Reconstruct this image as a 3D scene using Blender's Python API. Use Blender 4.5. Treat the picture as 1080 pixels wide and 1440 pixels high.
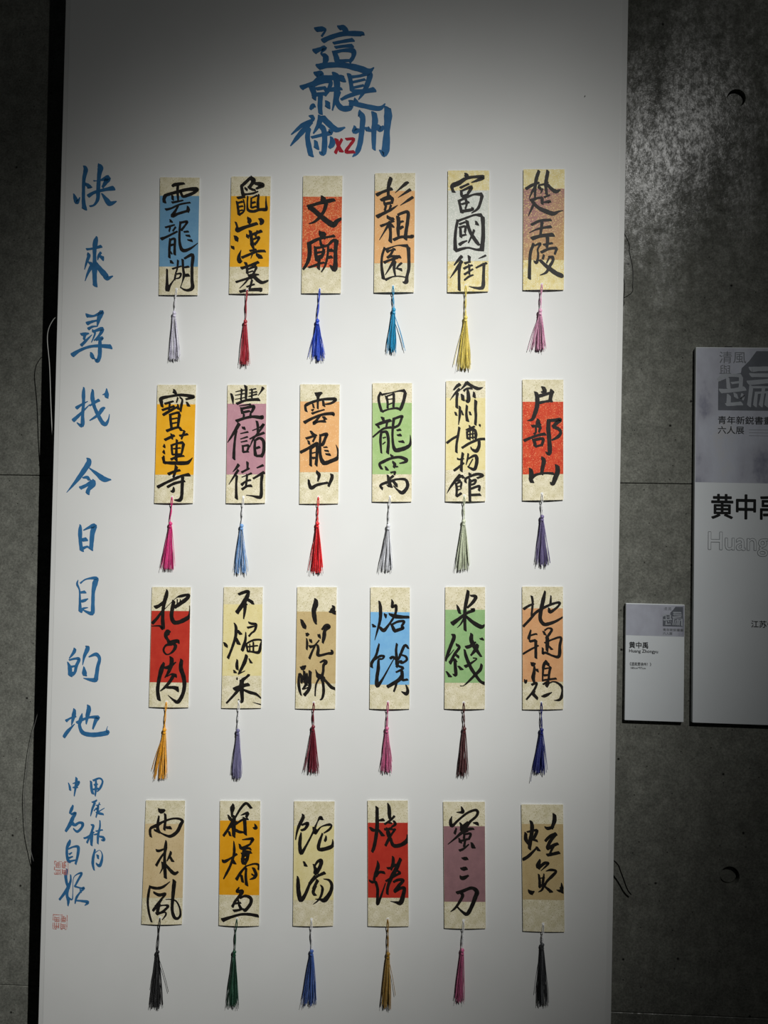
import bpy, bmesh, math, random
from mathutils import Matrix, Vector

for o in list(bpy.data.objects):
    bpy.data.objects.remove(o)
S = bpy.context.scene
C = S.collection
MM = 0.001
EYE = 1.5                       # height of the lens above the floor
TILT = math.radians(1.0)       # the board leans a little out from the wall at its top
WALL_Y = 0.080                 # front of the concrete wall
LEAN = Matrix.Translation((0, 0, EYE)) @ Matrix.Rotation(TILT, 4, 'X')

# ---------------------------------------------------------------- camera
cam = bpy.data.cameras.new('camera')
cam.lens = 26.0
cam.sensor_width = 36.0
cam.sensor_fit = 'AUTO'
cam.clip_start = 0.02
cam_o = bpy.data.objects.new('camera', cam)
C.objects.link(cam_o)
turn = Matrix.Rotation(0.02115717, 4, 'Z') @ Matrix.Rotation(0.05394358, 4, 'Y') @ Matrix.Rotation(0.01413944, 4, 'X')
cam_o.matrix_world = LEAN @ Matrix.Translation((0, -1.25, 0)) @ Matrix.Rotation(math.radians(90), 4, 'X') @ turn
S.camera = cam_o

# ---------------------------------------------------------------- world, lamp, exposure
w = bpy.data.worlds.new('world')
S.world = w
w.use_nodes = True
w.node_tree.nodes['Background'].inputs[0].default_value = (0.9, 1.0, 1.05, 1)
w.node_tree.nodes['Background'].inputs[1].default_value = 0.006

def aim(o, target):
    d = Vector(target) - o.location
    o.rotation_euler = d.to_track_quat('-Z', 'Y').to_euler()

sp = bpy.data.lights.new('ceiling_spotlight', 'SPOT')
sp.energy = 590.0
sp.color = (1.0, 0.995, 0.965)
sp.spot_size = math.radians(120)
sp.spot_blend = 0.3
sp.shadow_soft_size = 0.014
# the beam of a zoom spotlight: candle power against the angle off its axis
sp.use_nodes = True
lt = sp.node_tree
em = lt.nodes['Emission']
tc = lt.nodes.new('ShaderNodeTexCoord')
sx = lt.nodes.new('ShaderNodeSeparateXYZ')
ab = lt.nodes.new('ShaderNodeMath'); ab.operation = 'ABSOLUTE'
ac = lt.nodes.new('ShaderNodeMath'); ac.operation = 'ARCCOSINE'
sc = lt.nodes.new('ShaderNodeMath'); sc.operation = 'MULTIPLY'; sc.inputs[1].default_value = 180 / math.pi / 40
rp = lt.nodes.new('ShaderNodeValToRGB')
rp.color_ramp.interpolation = 'B_SPLINE'
el = rp.color_ramp.elements
BEAM = [(0, 1.0), (4, 0.91), (8, 0.625), (11, 0.312), (14, 0.098), (17, 0.031), (20, 0.025), (26, 0.020)]
while len(el) < len(BEAM): el.new(0.5)
for e, (deg, v) in zip(el, BEAM):
    e.position = deg / 40
    e.color = (v, v, v, 1)
lt.links.new(tc.outputs['Normal'], sx.inputs[0])
lt.links.new(sx.outputs['Z'], ab.inputs[0]); lt.links.new(ab.outputs[0], ac.inputs[0])
lt.links.new(ac.outputs[0], sc.inputs[0]); lt.links.new(sc.outputs[0], rp.inputs['Fac'])
lt.links.new(rp.outputs['Color'], em.inputs['Strength'])
spo = bpy.data.objects.new('ceiling_spotlight', sp)
C.objects.link(spo)
spo.location = (1.10, -2.10, 3.35)
aim(spo, (-0.214, 0, 1.402))

S.view_settings.view_transform = 'Standard'
S.view_settings.look = 'None'
S.view_settings.gamma = 1.0
S.view_settings.use_curve_mapping = False
S.view_settings.exposure = 0.0

# ---------------------------------------------------------------- helpers
def lin(c):
    def f(v):
        v /= 255.0
        return v / 12.92 if v <= 0.04045 else ((v + 0.055) / 1.055) ** 2.4
    return (f(c[0]), f(c[1]), f(c[2]), 1.0)

def tag(o, label=None, cat=None, group=None, kind=None):
    if label: o['label'] = label
    if cat: o['category'] = cat
    if group: o['group'] = group
    if kind: o['kind'] = kind
    return o

def empty(name, mat):
    o = bpy.data.objects.new(name, None)
    o.empty_display_size = 0.02
    C.objects.link(o)
    o.matrix_world = mat
    return o

def mesh_obj(name, verts, faces, mats, parent=None, smooth=False, fmat=None):
    me = bpy.data.meshes.new(name)
    me.from_pydata(verts, [], faces)
    for m in (mats if isinstance(mats, (list, tuple)) else [mats]):
        me.materials.append(m)
    if fmat:
        me.polygons.foreach_set('material_index', fmat)
    if smooth:
        me.polygons.foreach_set('use_smooth', [True] * len(me.polygons))
    me.update()
    o = bpy.data.objects.new(name, me)
    C.objects.link(o)
    if parent: o.parent = parent
    return o

def box_vf(x0, x1, y0, y1, z0, z1, bev=0.0):
    bm = bmesh.new()
    r = bmesh.ops.create_cube(bm, size=1.0)
    for v in bm.verts:
        v.co = Vector(((x0 + x1) / 2 + v.co.x * (x1 - x0), (y0 + y1) / 2 + v.co.y * (y1 - y0), (z0 + z1) / 2 + v.co.z * (z1 - z0)))
    if bev:
        bmesh.ops.bevel(bm, geom=bm.edges[:], offset=bev, segments=1, affect='EDGES')
    bm.verts.index_update()
    vs = [tuple(v.co) for v in bm.verts]
    fs = [[v.index for v in f.verts] for f in bm.faces]
    bm.free()
    return vs, fs

def tube(verts, faces, pts, rad, sides=6):
    """append a tube along pts (Vectors); rad a number or list"""
    n = len(pts)
    base = len(verts)
    for i, p in enumerate(pts):
        t = (pts[min(i + 1, n - 1)] - pts[max(i - 1, 0)])
        if t.length < 1e-9: t = Vector((0, 0, -1))
        t.normalize()
        a = t.cross(Vector((0, 1, 0)))
        if a.length < 1e-4: a = t.cross(Vector((1, 0, 0)))
        a.normalize(); b = t.cross(a)
        r = rad[i] if isinstance(rad, (list, tuple)) else rad
        for k in range(sides):
            an = 2 * math.pi * k / sides
            q = p + a * (r * math.cos(an)) + b * (r * math.sin(an))
            verts.append((q.x, q.y, q.z))
    for i in range(n - 1):
        for k in range(sides):
            k2 = (k + 1) % sides
            faces.append((base + i * sides + k, base + i * sides + k2, base + (i + 1) * sides + k2, base + (i + 1) * sides + k))
    faces.append(tuple(base + k for k in range(sides))[::-1])
    faces.append(tuple(base + (n - 1) * sides + k for k in range(sides)))

def spline(p, sub):
    """Catmull-Rom through rows of numbers"""
    if len(p) == 1: return [p[0]]
    q = [p[0]] + list(p) + [p[-1]]
    out = []
    for i in range(1, len(q) - 2):
        for s in range(sub):
            t = s / sub
            out.append(tuple(0.5 * ((2 * b) + (c - a) * t + (2 * a - 5 * b + 4 * c - d) * t * t + (3 * b - a - 3 * c + d) * t ** 3)
                             for a, b, c, d in zip(q[i - 1], q[i], q[i + 1], q[i + 2])))
    out.append(tuple(p[-1]))
    return out

def nib(dx, dy):
    q = (dx - dy) / (-dy - dx) if abs(dx + dy) > 1e-3 else 9.0
    return max(-0.6, min(0.6, q * 0.7))
GAIN = 1.20        # the brush spreads a little past its traced width
def brush(data, surf, seed=0, gain=1.03, clip=None):
    """flat ink strokes on a surface: data is 'x y w x y w/...' in tenths of a millimetre; surf(x, z) gives how far in front they lie (mm)"""
    rnd = random.Random(seed)
    V, Fc = [], []
    for si, st in enumerate(data.split('/')):
        a = [float(v) / 10 for v in st.split()]
        pts = [(a[i], a[i + 1], a[i + 2]) for i in range(0, len(a), 3)]
        p = spline(pts, 5)
        n = len(p)
        lift = 0.006 * si
        left, right, dirs = [], [], []
        ph = rnd.uniform(0, 6)
        for i in range(n):
            dx = p[min(i + 1, n - 1)][0] - p[max(i - 1, 0)][0]
            dy = p[min(i + 1, n - 1)][1] - p[max(i - 1, 0)][1]
            L = math.hypot(dx, dy) or 1
            dx /= L; dy /= L
            dirs.append((dx, dy))
            hw = max(p[i][2] * gain, 0.15) / 2 * (1 + 0.04 * math.sin(i * 1.7 + ph))
            if 0 < i < n - 1: hw *= 0.93
            # both ends are cut along the slant of the brush
            sk = nib(dx, dy) * hw if i in (0, n - 1) else 0.0
            left.append((p[i][0] - dy * hw + dx * sk, p[i][1] + dx * hw + dy * sk))
            right.append((p[i][0] + dy * hw - dx * sk, p[i][1] - dx * hw - dy * sk))
        def cap(c, d, s):
            hw = max(c[2] * gain, 0.15) / 2
            res = []
            sk = nib(d[0], d[1]) * rnd.uniform(0.8, 1.2)
            for k in (1, 2, 3):
                an = math.pi * k / 4
                la = hw * math.cos(an)
                ex = hw * 0.42 * math.sin(an) * s + sk * la
                res.append((c[0] + d[0] * ex - d[1] * la, c[1] + d[1] * ex + d[0] * la))
            return res
        base = len(V)
        def add(q):
            if clip: q = clip(q)
            V.append((q[0] * MM, -(surf(q[0], q[1]) + lift) * MM, q[1] * MM))
            return len(V) - 1
        li = [add(q) for q in left]; ri = [add(q) for q in right]
        for i in range(n - 1):
            Fc.append((li[i], ri[i], ri[i + 1], li[i + 1]))
        e = [add(q) for q in cap(p[-1], dirs[-1], 1)]
        Fc.append((li[-1], ri[-1], e[2], e[1], e[0]))
        e = [add(q) for q in cap(p[0], dirs[0], -1)]
        Fc.append((ri[0], li[0], e[0], e[1], e[2]))
    return V, Fc

# ---------------------------------------------------------------- materials
def base_mat(name, rough=0.6, spec=0.3):
    m = bpy.data.materials.new(name)
    m.use_nodes = True
    nt = m.node_tree
    b = nt.nodes['Principled BSDF']
    b.inputs['Roughness'].default_value = rough
    b.inputs['Specular IOR Level'].default_value = spec
    return m, nt, b

def N(nt, t, **kw):
    n = nt.nodes.new(t)
    for k, v in kw.items():
        if k in n.inputs: n.inputs[k].default_value = v
        else: setattr(n, k, v)
    return n

def ramp(nt, stops, interp='LINEAR'):
    r = nt.nodes.new('ShaderNodeValToRGB')
    r.color_ramp.interpolation = interp
    el = r.color_ramp.elements
    while len(el) < len(stops): el.new(0.5)
    for e, (p, c) in zip(el, stops):
        e.position = p
        e.color = c
    return r

def g(v): return (v, v, v, 1)

def coords(nt):
    return nt.nodes.new('ShaderNodeTexCoord').outputs['Object']

def noisy(name, c0, c1, scale, rough=0.6, spec=0.3, bump=0.0, detail=4, lo=0.3, hi=0.7, sheen=0.0):
    m, nt, b = base_mat(name, rough, spec)
    n = N(nt, 'ShaderNodeTexNoise', Scale=scale, Detail=detail)
    nt.links.new(coords(nt), n.inputs['Vector'])
    r = ramp(nt, [(lo, lin(c0)), (hi, lin(c1))])
    nt.links.new(n.outputs['Fac'], r.inputs['Fac'])
    nt.links.new(r.outputs['Color'], b.inputs['Base Color'])
    if bump:
        bp = N(nt, 'ShaderNodeBump', Strength=bump, Distance=0.0005)
        nt.links.new(n.outputs['Fac'], bp.inputs['Height'])
        nt.links.new(bp.outputs['Normal'], b.inputs['Normal'])
    if sheen: b.inputs['Sheen Weight'].default_value = sheen
    return m

def speckled(name, ca, cb, fleck, amount=0.62, blotch=60, slant=0.0, cslant=None):
    """xuan paper: two blended tones, small flecks"""
    m, nt, b = base_mat(name, 0.62, 0.25)
    co = coords(nt)
    n1 = N(nt, 'ShaderNodeTexNoise', Scale=blotch, Detail=5, Roughness=0.65)
    nt.links.new(co, n1.inputs['Vector'])
    r1 = ramp(nt, [(0.32, lin(ca)), (0.68, lin(cb))])
    nt.links.new(n1.outputs['Fac'], r1.inputs['Fac'])
    col = r1.outputs['Color']
    if cslant:
        sx = N(nt, 'ShaderNodeSeparateXYZ'); nt.links.new(co, sx.inputs[0])
        ma = N(nt, 'ShaderNodeMath', operation='MULTIPLY_ADD'); ma.inputs[1].default_value = -8.0; ma.inputs[2].default_value = 0.35
        nt.links.new(sx.outputs['Z'], ma.inputs[0])
        mb = N(nt, 'ShaderNodeMath', operation='MULTIPLY_ADD'); mb.inputs[1].default_value = 9.0
        nt.links.new(sx.outputs['X'], mb.inputs[0]); nt.links.new(ma.outputs[0], mb.inputs[2])
        mc = N(nt, 'ShaderNodeMath', operation='ADD'); mc.use_clamp = True
        nb = N(nt, 'ShaderNodeTexNoise', Scale=25.0, Detail=3)
        nt.links.new(co, nb.inputs['Vector'])
        md = N(nt, 'ShaderNodeMath', operation='MULTIPLY_ADD'); md.inputs[1].default_value = 1.6; md.inputs[2].default_value = -0.8
        nt.links.new(nb.outputs['Fac'], md.inputs[0])
        nt.links.new(mb.outputs[0], mc.inputs[0]); nt.links.new(md.outputs[0], mc.inputs[1])
        mx = N(nt, 'ShaderNodeMix', data_type='RGBA')
        nt.links.new(mc.outputs[0], mx.inputs['Factor'])
        nt.links.new(col, mx.inputs[6]); mx.inputs[7].default_value = lin(cslant)
        col = mx.outputs[2]
    n2 = N(nt, 'ShaderNodeTexNoise', Scale=620.0, Detail=2)
    nt.links.new(co, n2.inputs['Vector'])
    r2 = ramp(nt, [(amount, g(0)), (amount + 0.05, g(1))])
    nt.links.new(n2.outputs['Fac'], r2.inputs['Fac'])
    mx = N(nt, 'ShaderNodeMix', data_type='RGBA')
    nt.links.new(r2.outputs['Color'], mx.inputs['Factor'])
    nt.links.new(col, mx.inputs[6]); mx.inputs[7].default_value = lin(fleck)
    nt.links.new(mx.outputs[2], b.inputs['Base Color'])
    bp = N(nt, 'ShaderNodeBump', Strength=0.25, Distance=0.0002)
    nt.links.new(n2.outputs['Fac'], bp.inputs['Height'])
    nt.links.new(bp.outputs['Normal'], b.inputs['Normal'])
    return m

def concrete():
    m, nt, b = base_mat('concrete', 0.5, 0.5)
    co = nt.nodes.new('ShaderNodeNewGeometry').outputs['Position']
    def noise(scale, detail, rough, stretch=None):
        n = N(nt, 'ShaderNodeTexNoise', Scale=scale, Detail=detail, Roughness=rough)
        if stretch:
            mp = N(nt, 'ShaderNodeMapping'); mp.inputs['Scale'].default_value = stretch
            nt.links.new(co, mp.inputs['Vector']); nt.links.new(mp.outputs[0], n.inputs['Vector'])
        else: nt.links.new(co, n.inputs['Vector'])
        return n.outputs['Fac']
    def mul(a_, b_):
        x = N(nt, 'ShaderNodeMix', data_type='RGBA', blend_type='MULTIPLY'); x.inputs['Factor'].default_value = 1
        nt.links.new(a_, x.inputs[6]); nt.links.new(b_, x.inputs[7])
        return x.outputs[2]
    def rmp(f, st):
        r = ramp(nt, st); nt.links.new(f, r.inputs['Fac']); return r.outputs['Color']
    big, mid = noise(1.7, 5, 0.55), noise(38.0, 9, 0.75)
    fine = noise(330.0, 4, 0.65)
    streak = noise(9.0, 6, 0.6, (2.6, 1, 0.6))
    col = mul(rmp(big, [(0.3, lin((114, 115, 108))), (0.7, lin((131, 132, 124)))]), rmp(mid, [(0.3, g(0.66)), (0.5, g(0.96)), (0.72, g(1.35))]))
    col = mul(col, rmp(fine, [(0.35, g(0.74)), (0.65, g(1.24))]))
    col = mul(col, rmp(streak, [(0.3, g(0.88)), (0.7, g(1.08))]))
    sx = N(nt, 'ShaderNodeSeparateXYZ'); cx = N(nt, 'ShaderNodeCombineXYZ')
    nt.links.new(co, sx.inputs[0]); nt.links.new(sx.outputs['X'], cx.inputs['X']); nt.links.new(sx.outputs['Z'], cx.inputs['Y'])
    for sc, lo, hi in ((7.0, 0.009, 0.020), (17.0, 0.009, 0.024)):
        pit = N(nt, 'ShaderNodeTexVoronoi', voronoi_dimensions='2D', Scale=sc)
        nt.links.new(cx.outputs[0], pit.inputs['Vector'])
        col = mul(col, rmp(pit.outputs['Distance'], [(lo, g(0.10)), (hi, g(1))]))
    nt.links.new(col, b.inputs['Base Color'])
    ra = N(nt, 'ShaderNodeMath', operation='MULTIPLY_ADD'); ra.inputs[1].default_value = 0.5
    nt.links.new(mid, ra.inputs[0]); 
    rb = N(nt, 'ShaderNodeMath', operation='MULTIPLY'); rb.inputs[1].default_value = 0.5
    nt.links.new(streak, rb.inputs[0]); nt.links.new(rb.outputs[0], ra.inputs[2])
    nt.links.new(rmp(ra.outputs[0], [(0.40, g(0.15)), (0.60, g(0.27))]), b.inputs['Roughness'])
    grit = noise(120.0, 6, 0.8, (1.3, 1, 0.8))
    gs = N(nt, 'ShaderNodeMath', operation='MULTIPLY')
    nt.links.new(rmp(grit, [(0.42, g(0.12)), (0.62, g(1))]), gs.inputs[0])
    nt.links.new(rmp(ra.outputs[0], [(0.42, g(0.10)), (0.60, g(0.62))]), gs.inputs[1])
    nt.links.new(gs.outputs[0], b.inputs['Specular IOR Level'])
    st = N(nt, 'ShaderNodeMath', operation='MULTIPLY_ADD'); st.inputs[1].default_value = 0.6
    nt.links.new(fine, st.inputs[0]); nt.links.new(mid, st.inputs[2])
    bp = N(nt, 'ShaderNodeBump', Strength=0.35, Distance=0.0005)
    nt.links.new(st.outputs[0], bp.inputs['Height'])
    nt.links.new(bp.outputs['Normal'], b.inputs['Normal'])
    return m

M_CONC = concrete()
M_GROOVE = noisy('joint_mortar', (30, 30, 28), (48, 48, 45), 60, 0.9, 0.1)
M_FLOOR = noisy('floor_screed', (62, 62, 60), (84, 84, 80), 6, 0.45, 0.4)
M_BOARD = noisy('board_white', (221, 222, 220), (226, 227, 225), 3, 0.6, 0.3)
M_PAPER = noisy('banner_paper', (226, 227, 225), (233, 234, 232), 5, 0.7, 0.25, 0.15)
M_BLUE = noisy('blue_paint', (46, 104, 152), (58, 118, 168), 90, 0.55, 0.3)
M_NAVY = noisy('title_blue_paint', (38, 98, 148), (50, 112, 162), 60, 0.55, 0.3)
M_XRED = noisy('title_red_paint', (170, 22, 44), (188, 32, 52), 60, 0.55, 0.3)
M_SEAL = noisy('seal_ink', (190, 96, 84), (214, 150, 138), 500, 0.7, 0.2)
M_INK = noisy('black_ink', (20, 18, 17), (36, 33, 30), 140, 0.55, 0.25)
M_CREAM = speckled('cream_paper', (216, 207, 170), (244, 236, 210), (198, 188, 148), 0.58, 75)
M_GOLD = speckled('gold_cream_paper', (228, 208, 136), (246, 234, 182), (250, 244, 214), 0.57, 80)
M_EDGE = noisy('card_edge', (238, 238, 232), (244, 244, 240), 80, 0.7, 0.2)
PAL = {
 'blue': speckled('blue_band', (108, 158, 194), (120, 168, 200), (140, 180, 205), 0.70),
 'sky': speckled('sky_band', (118, 178, 226), (134, 192, 232), (150, 200, 230), 0.70),
 'orange': speckled('orange_band', (240, 174, 30), (246, 184, 48), (226, 160, 40), 0.70),
 'orange2': speckled('dark_orange_band', (228, 158, 18), (238, 170, 36), (210, 146, 30), 0.70),
 'red': speckled('vermilion_fleck_band', (204, 66, 44), (222, 112, 62), (238, 158, 104), 0.55, 70),
 'red2': speckled('scarlet_fleck_band', (196, 48, 28), (218, 86, 50), (236, 142, 96), 0.60, 70),
 'red3': speckled('red_band', (186, 50, 38), (198, 62, 46), (172, 48, 40), 0.70),
 'peach': speckled('peach_band', (228, 172, 112), (236, 184, 126), (248, 214, 170), 0.64),
 'peach2': speckled('dusty_peach_band', (214, 158, 110), (224, 172, 124), (200, 150, 106), 0.64),
 'silver': speckled('silver_fleck_band', (208, 214, 203), (226, 228, 218), (238, 238, 230), 0.54, 90),
 'mauvegold': speckled('mauve_gold_fleck_band', (166, 120, 118), (186, 138, 128), (224, 196, 140), 0.55, 70, 0, (206, 166, 104)),
 'mauve': speckled('mauve_band', (184, 136, 148), (196, 148, 158), (216, 178, 184), 0.70, 60, 0),
 'mauve2': speckled('plum_band', (146, 110, 114), (160, 120, 124), (138, 102, 108), 0.70),
 'green': speckled('light_green_band', (160, 192, 124), (174, 202, 138), (192, 214, 160), 0.66),
 'green2': speckled('sage_green_band', (142, 182, 122), (158, 194, 136), (172, 202, 150), 0.66),
 'yellow': speckled('straw_band', (228, 214, 152), (238, 226, 172), (216, 198, 128), 0.64),
 'yellowtan': speckled('wheat_band', (214, 190, 144), (224, 202, 158), (200, 176, 130), 0.62),
 'tan': speckled('tan_band', (196, 172, 122), (206, 184, 134), (182, 158, 110), 0.64),
 'tan2': speckled('khaki_band', (196, 172, 124), (206, 184, 136), (182, 158, 112), 0.64),
}
SILK = {'lavender': (232, 228, 248), 'white': (240, 240, 242), 'crimson': (176, 26, 44), 'royal': (34, 76, 214), 'turquoise': (34, 166, 218),
 'yellow': (250, 228, 112), 'pink': (246, 180, 212), 'magenta': (222, 40, 124), 'lightblue': (118, 168, 226), 'red': (236, 24, 32),
 'silver': (226, 228, 234), 'charcoal': (66, 68, 72), 'sage': (212, 220, 190), 'violetgrey': (122, 110, 158), 'amber': (252, 176, 36),
 'slate': (112, 108, 150), 'burgundy': (118, 14, 36), 'rose': (210, 104, 148), 'brown': (86, 34, 34), 'navy': (16, 28, 118),
 'black': (14, 14, 16), 'darkgreen': (12, 72, 46), 'denim': (66, 100, 176), 'ochre': (164, 122, 34)}
M_SILK = {}
for k, c in SILK.items():
    d = tuple(int(v * 0.78) for v in c)
    M_SILK[k] = noisy('silk_' + k, d, c, 900, 0.42, 0.5, 0, 2, 0.35, 0.6, 0.15)
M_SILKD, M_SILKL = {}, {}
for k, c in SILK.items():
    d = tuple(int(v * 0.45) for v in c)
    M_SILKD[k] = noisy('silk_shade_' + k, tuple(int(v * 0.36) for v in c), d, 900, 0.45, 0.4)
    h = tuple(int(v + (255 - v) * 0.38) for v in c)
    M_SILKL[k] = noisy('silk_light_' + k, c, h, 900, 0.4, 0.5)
M_WIRE = noisy('grey_wire', (170, 170, 166), (190, 190, 186), 50, 0.4, 0.5)
M_GWIRE = noisy('dull_wire', (84, 84, 82), (104, 104, 102), 50, 0.45, 0.4)
M_BWIRE = noisy('black_wire', (10, 10, 10), (16, 16, 16), 50, 0.5, 0.4)
M_FOAM = noisy('label_board', (226, 231, 234), (232, 237, 240), 8, 0.5, 0.4)
M_PRINT = noisy('printed_black', (14, 16, 16), (22, 24, 24), 60, 0.5, 0.3)
M_PGREY = noisy('printed_grey', (112, 116, 120), (124, 128, 132), 60, 0.5, 0.3)
M_PBLOCK = noisy('printed_block', (96, 100, 108), (108, 112, 120), 60, 0.5, 0.3)
M_PPALE = noisy('printed_pale', (168, 173, 180), (178, 183, 190), 60, 0.5, 0.3)
def wash():
    m, nt, b = base_mat('ink_wash_print', 0.5, 0.35)
    mp = N(nt, 'ShaderNodeMapping'); mp.inputs['Scale'].default_value = (1.0, 1.0, 0.6)
    nt.links.new(coords(nt), mp.inputs['Vector'])
    n = N(nt, 'ShaderNodeTexNoise', Scale=16.0, Detail=5, Roughness=0.6)
    nt.links.new(mp.outputs[0], n.inputs['Vector'])
    r = ramp(nt, [(0.30, lin((128, 130, 148))), (0.42, lin((176, 178, 190))), (0.6, lin((192, 196, 208))), (0.75, lin((196, 196, 198)))])
    nt.links.new(n.outputs['Fac'], r.inputs['Fac'])
    nt.links.new(r.outputs['Color'], b.inputs['Base Color'])
    return m
M_WASH = wash()

# ---------------------------------------------------------------- the wall and floor
def evaluated(o, name):
    dg = bpy.context.evaluated_depsgraph_get()
    me = bpy.data.meshes.new_from_object(o.evaluated_get(dg))
    me.name = name
    return me

wall = empty('wall_back', Matrix.Translation((0, WALL_Y, 0)))
tag(wall, kind='structure')
vs, fs = box_vf(-3.1, 3.3, 0.045, 0.2, 0, 3.6)
mesh_obj('wall_core', vs, fs, M_GROOVE, wall)
HOLES = [(0.5421, EYE + 0.7716), (0.5411, EYE - 0.5995), (-1.29, EYE + 0.7716), (-1.29, EYE - 0.5995)]
xs = [-3.1, -1.2, 2.4, 3.3]
zs = [(0, 0), (0.655, 0.012), (1.5768, 0.005), (2.50, 0.0), (3.42, 0), (3.6, 0)]     # height of each joint at x = 0 and its slope
cutters = []
for hx, hz in HOLES:
    bm = bmesh.new()
    bmesh.ops.create_cone(bm, cap_ends=True, segments=40, radius1=0.0160, radius2=0.0170, depth=0.032,
                          matrix=Matrix.Translation((hx, 0.0, hz)) @ Matrix.Rotation(math.radians(90), 4, 'X'))
    me = bpy.data.meshes.new('cutter'); bm.to_mesh(me); bm.free()
    co = bpy.data.objects.new('cutter', me); C.objects.link(co)
    cutters.append((hx, hz, co))
    V, Fc = [], []
    tube(V, Fc, [Vector((hx, 0.024, hz)), Vector((hx, 0.0085, hz)), Vector((hx, 0.0075, hz))], [0.0148, 0.0148, 0.0138], 32)
    mesh_obj('tie_hole_plug', V, Fc, M_CONC, wall)
gap = 0.0006
for i in range(len(xs) - 1):
    for j in range(len(zs) - 1):
        x0, x1 = xs[i], xs[i + 1]
        (za, sa), (zb, sb) = zs[j], zs[j + 1]
        vs, fs = box_vf(x0 + gap, x1 - gap, 0, 0.0455, 0, 1, 0.0008)
        H = zb - za - 2 * gap
        vs = [(x, y, za + gap + sa * x * (1 - z) + sb * x * z + (0.0008 + (z - 0.0008) / 0.9984 * (H - 0.0016) if 0.0005 < z < 0.9995 else (0 if z < 0.5 else H))) for x, y, z in vs]
        o = mesh_obj('concrete_panel', vs, fs, M_CONC, None)
        used = False
        for hx, hz, cu in cutters:
            if x0 - 0.02 < hx < x1 + 0.02 and za < hz < zb:
                md = o.modifiers.new('hole', 'BOOLEAN'); md.object = cu; md.operation = 'DIFFERENCE'; md.solver = 'EXACT'
                used = True
        if used:
            me = evaluated(o, 'concrete_panel')
            o.modifiers.clear(); o.data = me
        o.parent = wall
for hx, hz, cu in cutters:
    me = cu.data
    bpy.data.objects.remove(cu)
vs, fs = box_vf(-3.1, 3.3, -4.2, 0.2, -0.05, 0.0)
tag(mesh_obj('floor', [(v[0], v[1] + 0.0, v[2]) for v in vs], fs, M_FLOOR), kind='structure')

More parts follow.
